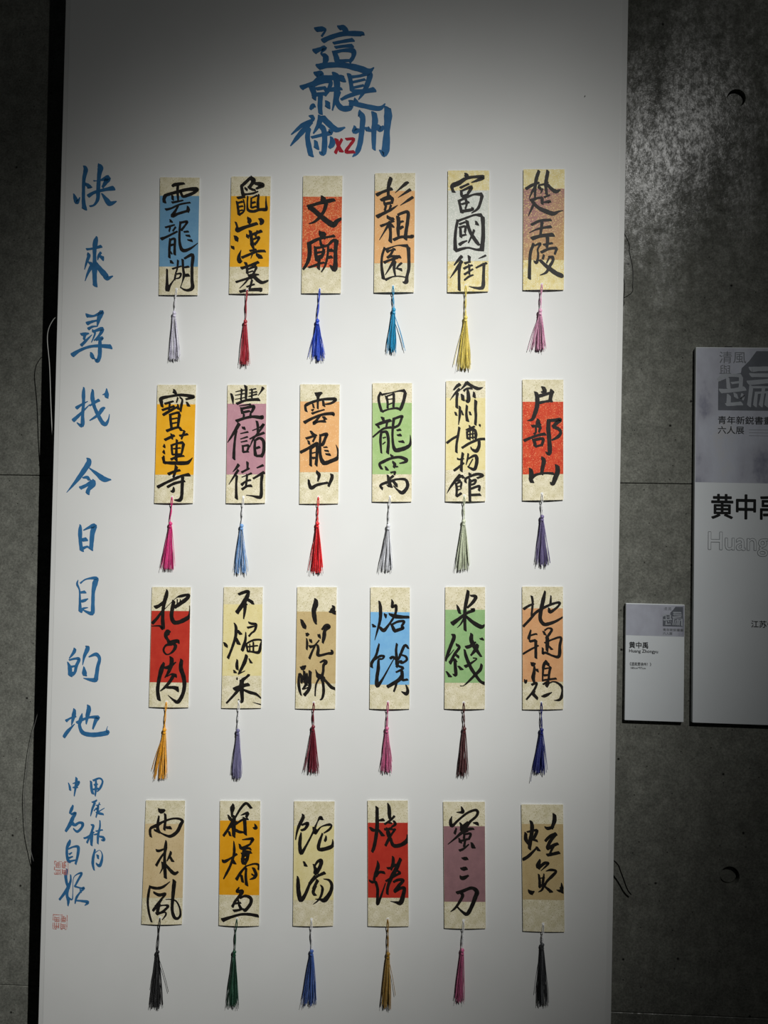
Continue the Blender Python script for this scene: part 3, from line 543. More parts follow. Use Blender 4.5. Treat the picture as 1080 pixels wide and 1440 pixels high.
  '36 956 45 23 859 59 -10 664 51 -14 515 51 -3 291 45/-152 720 12 -121 646 48 -97 572 39/75 875 30 164 862 53 122 772 53 27 672 33/-220 397 74 -110 482 54 7 575 42 139 638 53 87 652 21/-22 500 36 -79 394 24 -137 332 9/8 530 36 128 429 59 263 359 65 322 398 21',
  '-202 219 54 -186 167 59 -236 31 54 -278 -89 51 -320 -225 36/-305 -194 21 -182 -34 12/-147 49 39 -94 6 45 -173 -116 45 -244 -267 48/-158 -115 36 -98 -158 42/-245 -252 54 -172 -190 24 -141 -234 36/-164 -190 45 -154 -324 51 -144 -457 51 -196 -444 15/-301 -403 24 -240 -490 54/-102 -307 30 -49 -365 53/110 235 50 104 131 65 166 14 65 273 -139 30/18 9 53 92 34 53 179 103 24/210 59 53 182 -16 59 102 -122 30/245 157 21 297 159 50/-4 -29 30 21 -140 50 98 -316 53 175 -432 50 266 -548 44 341 -583 50/9 -311 53 68 -280 42 200 -179 21 140 -166 21/283 -265 36 262 -355 53 161 -463 44 59 -570 30 -14 -632 12 -66 -636 15',
  ]),
 ('R3C6', (202.0, -204.8), [[-35.8, 101.2], [31.4, 102.6], [35.8, -100.5], [-31.4, -103.3]], (0.177,0.776), 'peach2', [(-0.8, -91.3), (0.1, -136.2), (0.2, -208.2)], 19.2, 'navy', 'navy', [(-16.2, -221.8), (-10.7, -190.9)], [
  '-326 638 44 -246 693 38 -165 732 29/-197 857 38 -180 746 35 -192 583 32 -198 523 29/-328 349 41 -212 478 41 -126 585 44 19 678 41 180 749 38 268 758 38 225 683 35 109 599 50 93 665 35/22 945 29 -5 810 59 -39 632 59 -51 483 56 10 396 56 98 406 53 214 453 41 323 523 26/119 873 21 114 725 41',
  '-202 293 24 -229 181 47 -235 137 44/-222 196 29 -119 229 29 -104 215 21/-220 100 38 -118 125 41/-118 125 50 -115 -23 44 -112 -171 44/-327 -111 32 -203 -33 32 -72 38 26/5 277 32 35 219 38/26 292 29 84 331 26 144 311 38 101 228 41 51 160 38/30 85 29 161 148 29 293 182 38 280 48 44 269 -129 53 166 -125 32 48 -77 38 4 -93 35 2 -4 35/72 190 50 74 72 59 69 -47 41/90 43 23 150 -22 38',
  '-191 -262 35 -154 -276 73 -118 -260 24/-132 -305 29 -137 -409 50 -150 -498 59 -127 -586 29/-109 -363 29 -72 -377 53/-289 -532 21 -274 -583 41 -252 -538 18/-170 -617 41 -90 -585 35 -132 -704 38 -254 -864 29/-117 -719 29 -145 -764 53 -70 -843 41/65 -217 50 22 -285 50 10 -404 32 5 -552 23/51 -240 53 110 -282 44/133 -311 44 113 -415 38 107 -519 35/38 -344 29 111 -327 21/25 -455 41 106 -445 26/12 -537 29 114 -519 32 231 -500 32/13 -603 26 101 -564 50 73 -638 44/58 -624 29 174 -554 21 277 -587 35 337 -659 44 338 -748 50 296 -845 44 201 -863 9/-5 -804 21 61 -787 53 162 -731 15',
  ]),
 ('R4C1', (-431.6, -588.9), [[-33.5, 103.8], [34.6, 106.0], [34.7, -103.3], [-35.8, -106.5]], (0.189,0.787), 'yellowtan', [(-3.3, -94.6), (-5.6, -151.4), (-6.2, -247.7)], 19.2, 'black', 'black', [(14.6, -217.7), (-16.3, -213.4)], [
  '-111 885 46 -56 865 77 -2 890 37/-100 780 28 -113 681 43 -118 575 53 -86 516 34/7 822 40 14 717 43 -2 550 43/28 589 46 113 592 52/-230 419 37 -248 493 43 -234 570 43 -135 619 56 -28 685 37 125 744 31 248 749 37 311 714 46 282 653 56 223 529 56 117 449 52 24 460 34 -101 515 22/-179 542 31 -86 508 43',
  '34 370 25 29 264 56 17 127 43 21 -39 53 39 -264 52/-132 196 40 -77 191 43 14 233 22/16 173 31 -59 63 37 -125 -60 46/124 185 37 110 131 43 58 23 19/102 109 37 159 20 46/-10 -10 53 -16 -101 31 -60 -193 12/29 -23 31 116 -125 52 195 -182 56 256 -149 31',
  '-225 -413 31 -245 -534 43 -256 -686 37 -228 -866 37 -178 -1014 31/-224 -428 43 -108 -445 46 0 -417 43 121 -321 12/198 -302 62 186 -438 62 175 -620 52 171 -786 49 205 -904 52 260 -939 43 313 -884 37 302 -764 28 237 -647 25 144 -621 19 52 -626 12/-160 -515 31 -58 -556 53 49 -528 37 -11 -614 37 -85 -723 53 -160 -825 43/-55 -691 53 -82 -843 53/-115 -754 46 8 -726 22 101 -729 40 56 -791 40 -5 -840 37/-97 -874 53 41 -837 28 66 -881 31 6 -967 15',
  ]),
 ('R4C2', (-300.5, -584.4), [[-36.2, 103.7], [33.1, 106.3], [36.1, -103.8], [-33.0, -106.2]], (0.158,0.755), 'orange2', [(-1.8, -94.3), (-4.7, -149.0), (-6.2, -241.2)], 18.0, 'darkgreen', 'darkgreen', [], [
  '-130 991 31 -144 923 77 -150 847 46 -148 772 31/-218 807 21 -178 741 52 -116 698 46/-117 743 46 -205 574 43 -286 450 43/-87 775 31 1 929 40 91 1015 43 177 936 43/-103 789 46 -115 668 67 -112 533 61 -110 443 52/-114 638 46 -54 686 52/-196 529 37 -171 455 37/4 809 12 118 851 52 96 783 43/-39 687 34 36 735 37 128 754 37/66 766 55 77 646 55 88 489 52/-97 564 46 -20 529 46 57 525 31/244 676 15 269 610 55 223 600 31/-175 605 31 -98 594 31',
  '-108 368 15 -97 248 43 -102 127 43 -159 -55 40 -217 -178 40 -268 -278 21/-291 44 31 -260 15 55 -147 80 31 -49 152 37/-132 81 31 -83 -14 52/37 397 15 212 419 52 183 351 37/-7 320 31 25 253 52 108 287 43 184 336 31/57 210 37 194 201 31/33 239 43 155 259 37 186 231 31/27 163 31 202 186 31/65 195 46 53 44 55 70 -15 43/156 199 37 129 78 52 93 -14 37/51 134 52 142 139 37/37 59 43 144 79 37/116 -43 31 27 -152 43 -46 -276 52/116 -43 21 253 1 30 329 -18 37 323 -93 30/36 -197 46 62 -315 43/117 -73 37 113 -223 43 131 -365 52/239 -67 43 287 -170 52 258 -231 46 183 -265 15/211 -173 24 288 -215 30',
  '3 -408 24 -34 -470 43 -3 -476 55 58 -473 61 21 -542 52 -53 -636 43 -104 -736 46/22 -587 31 113 -545 43 205 -578 52 207 -668 52 119 -785 52 87 -757 31/-8 -604 24 9 -693 37 49 -766 52/-67 -682 31 39 -661 31/-80 -802 43 -19 -792 40 72 -765 31/-267 -969 67 -123 -909 43 44 -856 40 196 -849 46 342 -871 49',
  ]),
 ('R4C3', (-174.0, -579.2), [[-35.7, 103.2], [33.1, 105.6], [35.5, -102.7], [-32.9, -106.1]], (0.199,0.793), 'yellow', [(-1.3, -93.8), (0.3, -146.1), (-2.9, -239.2)], 21.6, 'denim', 'denim', [], [
  '-200 817 36 -199 757 55 -257 635 52 -293 528 36 -317 385 18/-219 636 30 -114 671 51 -157 579 45 -225 546 36/-224 509 21 -237 411 52 -242 291 55 -216 165 61 -150 265 39 -49 464 30 9 601 36 52 708 21 96 777 54 127 741 45/9 586 76 18 512 54 114 621 21 249 664 42 288 643 30 251 582 39 162 518 21/140 510 30 90 365 51 77 260 54 138 241 60 288 292 60 317 346 42 312 420 12/201 475 21 195 415 45 180 384 39',
  '-167 25 30 -135 -48 54/-268 -226 24 -258 -308 55 -247 -472 67 -206 -619 70 -132 -526 54 -46 -313 42 27 -205 36/0 -12 30 32 -100 54 26 -175 60/9 -56 30 67 36 42 127 54 60 114 -37 60 56 -159 54/32 -100 76 70 -98 45/-61 -343 51 58 -218 39 192 -145 54/74 -277 54 2 -430 45/46 -368 42 3 -475 51 42 -532 42/172 -250 12 270 -268 39 317 -355 51 290 -476 60 202 -599 75 126 -595 36 43 -592 12/121 -350 15 160 -407 42 140 -528 39 82 -620 27 7 -680 9',
  ]),
 ('R4C4', (-48.5, -573.1), [[-36.6, 103.3], [31.0, 106.1], [37.1, -103.2], [-31.5, -106.2]], (0.177,0.774), 'red3', [(1.6, -93.4), (3.5, -150.2), (2.4, -240.2)], 15.6, 'ochre', 'ochre', [(16.9, -218.1)], [
  '-203 928 51 -200 779 54 -196 601 60 -215 407 54 -242 257 54 -270 181 45/-176 706 30 -87 725 51/-316 588 30 -270 546 54 -218 540 30/-173 557 30 -96 456 57/-25 1003 21 -1 922 54 9 788 54 26 729 30/-70 651 36 18 714 36 92 792 39/-68 554 30 51 597 30/-11 683 36 49 671 30/78 717 30 109 659 45 50 611 30/-31 593 30 -7 505 66 9 431 45/111 577 36 53 493 36 24 447 45/-68 569 30 104 569 30/17 432 51 -48 295 42/32 432 42 64 330 51 117 295 60 221 322 60 316 400 66 318 489 24',
  '-177 36 15 -167 -67 60 -210 -188 45 -230 -293 42/-312 -297 24 -259 -324 45 -207 -307 45/-194 -232 30 -143 -155 42 -53 -159 42/-207 -307 45 -167 -424 45 -164 -557 45 -161 -691 42 -112 -570 36 -34 -329 15/83 115 36 86 4 54 51 -102 39/-10 -82 36 50 -72 39 138 -9 30/211 84 51 140 -83 66 54 -250 60 4 -401 45 -1 -512 42/125 -98 36 216 -146 30/-28 -298 36 68 -235 36 201 -154 42/100 -307 36 174 -267 45 263 -270 45 190 -362 54 118 -455 45/118 -470 45 221 -405 45 281 -403 54 268 -507 60 226 -642 75 137 -639 30 54 -628 9',
  ]),
 ('R4C5', (79.3, -569.9), [[-37.5, 103.4], [31.7, 106.2], [37.2, -103.4], [-31.4, -106.2]], (0.194,0.791), 'mauve2', [(-0.0, -92.5), (-1.0, -140.6), (-3.4, -227.2)], 13.2, 'rose', 'rose', [], [
  '-73 968 15 -49 902 53 -56 872 50 -152 868 9/-225 798 12 -246 716 50 -222 636 50 -120 736 36 25 861 36 158 918 41 203 883 44 174 808 41 87 730 41 30 654 50 -28 577 59/-90 700 21 -59 635 53 -58 561 59/-147 602 30 -175 512 44/31 580 59 -57 532 50 -159 438 33 -283 329 12/-44 636 44 43 714 38/-43 562 59 45 595 50 141 607 35/132 703 21 191 698 50 207 669 35/-100 441 24 -76 368 53/-12 519 30 -18 430 41/-27 503 30 91 523 38 63 433 38/-54 399 36 49 433 35/5 416 35 -15 297 38/-88 235 41 -22 267 35 65 345 21/109 376 30 132 318 59 148 289 50',
  '-49 111 21 3 106 56 48 108 44/-67 -60 24 -16 -65 62 36 -52 53/-72 -196 35 -20 -220 65 68 -172 30',
  '-119 -469 50 -23 -435 50 124 -376 50 213 -431 68 186 -535 65 130 -685 59 58 -807 59 -31 -767 35 -107 -697 24/-52 -458 50 -22 -516 50 -93 -652 41 -151 -729 35 -216 -784 12',
  ]),
 ('R4C6', (208.9, -568.9), [[-37.4, 103.3], [31.1, 105.9], [37.3, -103.7], [-30.9, -105.5]], (0.154,0.751), 'tan2', [(1.9, -92.7), (0.8, -125.9), (3.7, -225.3)], 15.6, 'charcoal', 'charcoal', [(-9.5, -206.1)], [
  '-215 768 35 -192 688 59 -197 555 59 -217 436 64 -229 303 50/-292 565 44 -290 462 59 -237 376 35/-271 581 29 -117 617 44 -131 543 50 -159 483 44/-232 480 44 -99 441 35/-335 122 50 -241 185 50 -112 323 29/-112 345 29 -74 281 50/170 894 50 175 792 64 131 657 44/13 682 15 72 655 53 160 688 35/32 447 44 104 524 50 205 572 58/191 557 50 106 436 53 64 331 53/64 316 50 165 380 53 238 412 44/165 365 44 109 245 29/66 214 50 168 240 50 262 267 50',
  '-50 135 29 -78 45 73 -76 -13 50/-62 2 44 24 79 50 90 83 32 54 37 32 -32 -48 12/49 -52 12 129 -26 41 217 -44 35 159 -120 50 73 -212 38 31 -287 41/-67 -108 29 -51 -218 41 -49 -306 41/-44 -173 20 29 -155 20/20 -97 20 7 -200 41 1 -274 35/-56 -321 41 1 -274 35/16 -288 35 -12 -363 35 -69 -399 12/31 -302 29 105 -357 44 142 -392 53/-238 -374 20 -186 -415 67 -135 -391 20/-179 -422 44 -178 -444 35/229 -351 12 295 -363 50 316 -318 52 307 -230 12/309 -318 52 318 -391 50',
  ]),
]
BANNER = [  # (colour, strokes) of each brushed character, tenths of a millimetre
 ('navy','-2026 8421 82 -1923 8430 90 -1861 8408 41 -1921 8307 41/-1627 8446 82 -1546 8445 90 -1493 8362 90/-1898 8224 90 -1767 8284 82 -1543 8342 82 -1258 8338 90 -1217 8317 61/-1713 8181 53 -1561 8209 57 -1378 8237 69/-1681 8108 53 -1539 8127 53 -1386 8135 69/-2037 8042 102 -1946 8081 70 -1865 8101 82 -1924 8009 29 -1862 7967 82 -1840 7906 102 -1869 7824 61/-1700 8037 69 -1657 7924 90 -1633 7801 82/-1679 8027 61 -1537 8055 57 -1374 8043 90 -1371 7941 69 -1431 7859 69/-1594 7872 57 -1431 7880 49/-1970 7774 111 -1797 7803 94 -1531 7799 90 -1286 7745 110 -1102 7692 89 -1012 7752 20'),
 ('navy','-2008 7641 102 -1926 7651 110 -1905 7599 49/-2249 7418 90 -2056 7498 61 -1935 7579 82 -1710 7587 82/-2075 7437 102 -2031 7314 90 -2029 7221 70/-2055 7457 70 -1893 7517 70 -1750 7515 69 -1787 7373 69 -1847 7291 69/-1992 7395 61 -1829 7414 57/-2031 7293 70 -1847 7312 61/-1918 7292 82 -1924 7108 82 -1911 6964 70/-2087 7048 49 -2047 7099 90 -2006 7098 41/-1793 7168 82 -1791 7076 90/-1671 7658 102 -1635 7432 102 -1662 7228 69 -1708 7024 24/-1568 7616 82 -1536 7523 90/-1848 7363 41 -1645 7391 82 -1553 7391 41/-1603 7350 82 -1640 7187 82 -1556 7063 90 -1434 7052 98 -1384 7093 69 -1425 7134 20'),
 ('navy','-1436 7645 69 -1403 7512 69 -1379 7348 69/-1405 7593 57 -1242 7612 49 -1080 7651 89 -1117 7467 89 -1195 7305 61 -1264 7204 20/-1382 7501 45 -1160 7550 45/-1360 7409 45 -1178 7448 45/-1559 7207 49 -1438 7267 69 -1236 7326 69 -993 7374 89/-1396 7185 69 -1354 7143 81 -1150 7090 81 -905 7047 81 -806 7128 20/-1335 7204 61 -1273 7153 41/-1359 7348 69 -1176 7356 49'),
 ('navy','-2074 6935 70 -2042 6863 61 -2204 6783 70 -2304 6702 57 -2409 6610 21/-2061 6822 61 -2201 6680 90 -2321 6538 70 -2417 6416 21/-2110 6721 90 -2127 6557 82 -2092 6373 90 -2058 6239 82/-1910 6913 90 -1938 6781 82 -2026 6628 29/-1889 6913 102 -1775 6800 98 -1629 6686 90 -1487 6726 29/-1937 6770 82 -1854 6698 90 -1829 6514 90 -1845 6289 90 -1917 6300 29/-2055 6556 49 -1893 6596 57 -1730 6636 82 -1762 6677 41/-1982 6495 57 -1969 6372 90/-1718 6564 41 -1695 6452 102 -1745 6381 61'),
 ('navy','-1249 6969 94 -1186 6897 93 -1192 6713 89 -1217 6469 89 -1265 6306 81 -1344 6221 20/-1315 6745 41 -1313 6663 102 -1242 6683 61/-995 6977 81 -972 6834 101 -988 6651 89 -982 6345 61/-1131 6693 69 -1060 6692 89/-940 6762 61 -877 6691 101 -828 6741 41/-764 7056 101 -751 6913 134 -766 6669 101 -779 6364 134 -807 6253 81 -880 6334 28'),
 ('xred','-1626 6523 69 -1593 6410 57 -1539 6308 69/-1534 6522 49 -1592 6400 53 -1641 6288 57/-1463 6522 45 -1330 6521 53 -1399 6409 53 -1458 6307 57 -1316 6307 53'),
 ('blue','-6040 6088 32 -6007 6018 79 -6034 5862 63 -6037 5660 57 -6032 5473 63 -6012 5333 86/-6008 5769 48 -5960 5745 63 -5927 5706 79/-6210 5598 22 -6175 5504 73 -6142 5450 70 -6097 5535 16/-5787 6103 47 -5746 6048 101 -5766 5908 70 -5775 5659 70 -5779 5503 63 -5840 5402 38 -5918 5379 32/-5859 5823 25 -5756 5830 19 -5615 5868 111 -5645 5798 79 -5698 5713 47/-5947 5558 70 -5845 5620 54 -5673 5666 54 -5500 5697 85/-5711 5604 22 -5621 5487 79 -5556 5425 85 -5446 5464 22'),
 ('blue','-5777 4843 38 -5799 4757 89 -5811 4618 70 -5807 4462 63 -5802 4307 95 -5798 4152 76 -5786 3989 79/-5953 4625 41 -5835 4641 38 -5694 4680 57/-5935 4548 47 -5911 4509 63 -5947 4400 44 -5980 4276 16/-5924 4408 22 -5859 4369 63/-5699 4571 47 -5737 4509 47 -5751 4439 16/-5737 4525 32 -5649 4463 69/-5843 4354 79 -5918 4214 47 -5965 4074 13/-5781 4400 32 -5715 4292 79 -5617 4184 95 -5568 4122 79 -5475 4161 19'),
 ('blue','-5922 3469 70 -5803 3462 38 -5694 3509 57 -5663 3525 95 -5700 3424 79 -5728 3285 22/-5910 3330 70 -5832 3361 47 -5738 3385 32/-5884 3237 57 -5814 3276 38 -5735 3284 22/-6016 3143 41 -5953 3144 63 -5874 3160 25/-5945 3128 54 -5958 3051 44/-6003 2950 57 -5918 3035 47 -5818 3137 13/-5812 3207 47 -5764 3160 38 -5823 3005 16/-5796 3191 38 -5640 3239 69 -5684 3130 47 -5776 3037 25/-5745 3045 38 -5635 3084 54 -5658 3037 32/-6156 2778 85 -6024 2864 54 -5852 2928 47 -5679 2944 54 -5474 2931 79/-5674 3053 54 -5670 2898 69 -5674 2759 69 -5711 2681 69 -5760 2720 16/-5826 2827 32 -5809 2773 69 -5776 2719 47'),
 ('blue','-5936 2215 32 -5941 2107 63 -5936 1952 54 -5947 1751 57 -5949 1558 69 -6045 1603 16/-6060 1858 63 -5967 1921 38 -5861 1977 13/-6110 1641 70 -6025 1720 57 -5948 1798 38 -5825 1923 13/-5777 2178 38 -5781 2047 73 -5745 1893 57 -5679 1755 63 -5596 1617 69 -5533 1587 69 -5487 1665 31 -5471 1758 13/-5825 1900 25 -5747 1955 47 -5662 2002 54/-5533 2204 16 -5530 2096 79 -5521 2042 47/-5601 2095 13 -5547 2112 41/-5556 1872 31 -5602 1841 69 -5678 1740 57 -5818 1645 19'),
 ('blue','-5832 989 47 -5814 913 95 -5904 765 88 -6026 593 63 -6194 389 9/-5803 820 19 -5667 723 63 -5539 632 94 -5413 627 19/-5917 649 25 -5838 658 57 -5798 612 47/-5952 471 63 -5850 519 57 -5742 583 79/-5719 614 47 -5725 537 85 -5801 458 69 -5823 381 76'),
 ('blue','-5934 -168 32 -5936 -283 72 -5927 -452 60 -5899 -613 69/-5877 -259 19 -5768 -203 53 -5690 -185 94 -5718 -309 85 -5729 -494 72 -5734 -586 69/-5896 -428 63 -5817 -411 69/-5899 -582 54 -5806 -542 38 -5758 -571 25'),
 ('blue','-5948 -1121 13 -5965 -1191 38 -5919 -1297 28 -5907 -1481 41 -5898 -1665 63/-5907 -1174 31 -5807 -1102 25 -5634 -1082 63 -5648 -1167 94 -5675 -1321 63 -5677 -1536 63 -5689 -1689 72 -5839 -1640 22/-5903 -1335 38 -5816 -1322 53/-5891 -1488 44 -5828 -1471 53 -5766 -1439 19/-5886 -1656 63 -5840 -1609 38 -5762 -1592 13'),
 ('blue','-5971 -2310 53 -5992 -2372 57 -6068 -2474 19/-6098 -2537 16 -6056 -2635 69 -6045 -2772 75/-6068 -2505 31 -5974 -2479 38 -5895 -2484 53 -5939 -2600 57 -5960 -2708 47 -5997 -2771 25/-6025 -2618 38 -5947 -2601 31/-6030 -2733 47 -5959 -2716 38/-5760 -2258 53 -5751 -2304 78 -5802 -2428 53 -5830 -2582 13/-5805 -2612 22 -5794 -2718 85 -5777 -2764 53/-5723 -2441 22 -5599 -2391 63 -5534 -2465 56 -5562 -2604 63 -5581 -2757 69 -5611 -2835 78 -5808 -2810 13'),
 ('blue','-5950 -3350 47 -5963 -3458 72 -5998 -3627 16/-6094 -3554 53 -6024 -3506 31 -5931 -3464 47/-6126 -3831 57 -6065 -3737 63 -5943 -3602 13/-5709 -3273 47 -5699 -3342 78 -5720 -3449 69 -5739 -3595 22/-5905 -3578 47 -5820 -3529 47 -5680 -3478 38 -5539 -3474 69 -5569 -3520 69 -5620 -3675 31/-5815 -3415 16 -5836 -3515 69 -5856 -3622 53 -5798 -3742 69 -5656 -3775 75 -5500 -3762 78 -5360 -3726 78 -5377 -3681 22 -5360 -3620 9'),
 ('blue','-6026 -4613 13 -6000 -4681 38 -5991 -4741 38/-5947 -4625 16 -5838 -4590 38 -5883 -4676 31 -5945 -4694 22/-5884 -4524 41 -5891 -4646 47 -5917 -4837 19/-5921 -4693 38 -5859 -4683 25'),
 ('blue','-5627 -4574 38 -5616 -4696 47 -5590 -4786 47/-5588 -4558 38 -5480 -4515 31 -5424 -4566 31 -5460 -4674 41 -5513 -4745 19/-5542 -4540 31 -5538 -4677 44 -5547 -4822 22/-5570 -4633 31 -5508 -4615 22/-5584 -4710 31 -5491 -4691 37'),
 ('blue','-5601 -4931 25 -5547 -4914 37 -5517 -4889 25/-5547 -4936 37 -5576 -5014 31 -5598 -5075 16/-5468 -4933 22 -5520 -5057 19/-5530 -4981 16 -5452 -4963 16'),
 ('blue','-5933 -4998 31 -5958 -5068 56 -5988 -5137 31/-5964 -5152 38 -5886 -5126 44 -5931 -5211 63 -5975 -5320 69 -6050 -5445 44/-5968 -5274 69 -5896 -5332 53 -5819 -5290 41 -5756 -5303 53 -5770 -5372 44 -5846 -5443 44 -5918 -5393 22'),
 ('blue','-5967 -5593 31 -5989 -5655 63 -6019 -5733 47 -6015 -5869 47 -5981 -5974 56/-5995 -5747 31 -5902 -5705 31 -5823 -5709 53 -5827 -5846 47 -5862 -5999 38/-5976 -5837 38 -5930 -5805 19/-5975 -5898 38 -5913 -5872 22/-5965 -5958 41 -5864 -5931 25'),
 ('blue','-6009 -6097 38 -6029 -6205 53 -6010 -6325 47 -5984 -6415 63 -6128 -6620 38/-5943 -6185 22 -5941 -6292 38 -5984 -6415 63/-5984 -6430 47 -5997 -6537 47 -5971 -6627 53 -5976 -6719 22/-6004 -6553 38 -5908 -6609 25 -5896 -6487 13 -5887 -6228 13 -5749 -6146 38 -5808 -6270 38 -5867 -6387 31/-5868 -6379 31 -5757 -6405 28 -5703 -6402 44 -5771 -6481 31 -5831 -6575 41 -5852 -6675 19/-5773 -6405 19 -5755 -6480 31/-5845 -6621 25 -5736 -6624 37 -5626 -6641 53 -5679 -6697 16'),
 ('blue','-5562 -4952 31 -5591 -5045 38 -5619 -5167 16/-5521 -5026 22 -5559 -5074 22/-5491 -4980 37 -5496 -5071 37 -5524 -5186 22/-5526 -5103 22 -5464 -5115 44 -5393 -5128 31/-5480 -5086 22 -5380 -5021 12'),
 ('blue','-5607 -5319 25 -5567 -5333 44 -5596 -5440 37 -5669 -5626 38/-5726 -5552 31 -5656 -5526 38 -5549 -5438 22/-5580 -5424 44 -5592 -5562 53 -5590 -5668 37/-5453 -5236 22 -5450 -5343 31 -5477 -5481 44 -5481 -5633 31/-5518 -5422 25 -5402 -5394 25/-5548 -5484 22 -5486 -5466 31/-5453 -5510 31 -5390 -5522 44 -5373 -5567 47 -5420 -5569 22'),
 ('blue','-5525 -5733 31 -5553 -5864 47 -5558 -5985 47 -5531 -6090 25/-5539 -5802 22 -5447 -5745 9 -5398 -5811 22 -5403 -5918 44 -5440 -6010 53 -5503 -5968 22/-5476 -5830 47 -5466 -5890 31'),
]
EMBLEM = '8 488 60 74 429 71 217 411 48 371 417 60/151 452 48 169 631 60/371 429 60 365 631 60/217 542 36 348 524 36/38 679 71 217 667 60 431 631 71/175 750 60 169 893 71/133 905 48 383 881 60/276 714 48 294 786 60/383 762 83 413 786 71/526 310 83 693 298 71 895 292 71/526 405 60 919 405 60/490 536 71 836 500 71 907 494 60/538 595 60 502 917 60/538 607 36 836 607 36 943 607 48/621 702 48 598 917 60/621 702 36 943 679 36/740 607 48 693 917 60/812 702 60 788 917 71/943 607 60 937 940 71'

# ---------------------------------------------------------------- the white hanging board
banner = empty('calligraphy_banner', LEAN @ Matrix.Translation((-0.16, 0, -0.892)))
tag(banner, 'tall white hanging board with blue brush calligraphy, holding rows of bookmarks', 'banner')
OFF = Vector((0.16, 0, 0.892))
def on_banner(name, vs, fs, mats, **kw):
    return mesh_obj(name, [(v[0] + OFF.x, v[1], v[2] + OFF.z) for v in vs], fs, mats, banner, **kw)
vs, fs = box_vf(-0.645, 0.325, 0.0006, 0.0090, -0.892, 1.060, 0.0006)
on_banner('backing_board', vs, fs, M_BOARD)
vs, fs = box_vf(-0.6365, 0.3145, 0.0001, 0.0007, -0.891, 1.059)
on_banner('paper_sheet', vs, fs, M_PAPER)
BM = {'navy': M_NAVY, 'blue': M_BLUE, 'xred': M_XRED}
for i, (colour, data) in enumerate(BANNER):
    vs, fs = brush(data, lambda x, z: 0.12, i, 1.12)
    o = on_banner('letter' if colour == 'xred' else 'brushed_character', vs, fs, BM[colour])
    if colour == 'xred': tag(o, 'red brushed letter')
def seal(x0, z0, x1, z1, seed):
    rnd = random.Random(seed)
    W, H = x1 - x0, z0 - z1
    st = []
    def seg(a, b, c, d, w): st.append('%d %d %d %d %d %d' % ((x0 + a * W) * 10, (z0 - b * H) * 10, w * 10, (x0 + c * W) * 10, (z0 - d * H) * 10, w * 10))
    for k in range(7):
        t = k / 7
        for a, b, c, d in ((t, 0, t + .11, 0), (t, 1, t + .11, 1), (0, t, 0, t + .11), (1, t, 1, t + .11)):
            if rnd.random() < 0.8: seg(a, b, c, d, rnd.uniform(0.6, 1.6))
    for gx in (0.08, 0.54):
        for gz in (0.08, 0.54):
            for r in range(4):
                y = gz + 0.02 + r * 0.12
                if rnd.random() < 0.85: seg(gx + rnd.uniform(0, .06), y, gx + 0.36 - rnd.uniform(0, .08), y + rnd.uniform(-.02, .02), rnd.uniform(0.8, 1.5))
            for r in range(3):
                x = gx + 0.04 + r * 0.15
                if rnd.random() < 0.8: seg(x, gz + rnd.uniform(0, .1), x + rnd.uniform(-.02, .02), gz + 0.38, rnd.uniform(0.8, 1.6))
    return '/'.join(st)
for i, b in enumerate(((-623, -596.7, -599.1, -618.8), (-623, -688, -598.5, -712.3))):
    vs, fs = brush(seal(*b, 5 + i), lambda x, z: 0.10, i)
    tag(on_banner('seal_stamp', vs, fs, M_SEAL), 'small square red seal stamp')
vs, fs = brush('2560 7230 16 2548 7208 12', lambda x, z: 0.12, 3)
on_banner('ink_spot', vs, fs, M_INK)

# ---------------------------------------------------------------- the bookmarks
ROWN = {'1': 'top row', '2': 'second row', '3': 'third row', '4': 'bottom row'}
COLN = {'1': 'leftmost', '2': 'second from left', '3': 'third from left', '4': 'third from right', '5': 'second from right', '6': 'rightmost'}
BANDN = {'blue': 'greyish blue', 'sky': 'sky blue', 'orange': 'orange', 'orange2': 'orange', 'red': 'flecked vermilion', 'red2': 'flecked scarlet', 'red3': 'plain red',
 'peach': 'peach', 'peach2': 'dusty peach', 'silver': 'silvery grey', 'mauvegold': 'mauve and gold', 'mauve': 'mauve', 'mauve2': 'plum', 'green': 'light green',
 'green2': 'sage green', 'yellow': 'straw', 'yellowtan': 'wheat', 'tan': 'tan', 'tan2': 'khaki'}
SILKN = {'lavender': 'lavender white', 'royal': 'royal blue', 'lightblue': 'light blue', 'silver': 'silver grey', 'sage': 'pale sage', 'violetgrey': 'greyish violet',
 'rose': 'rose pink', 'brown': 'dark brown', 'navy': 'navy blue', 'darkgreen': 'dark green', 'denim': 'blue', 'slate': 'slate violet', 'burgundy': 'burgundy red'}

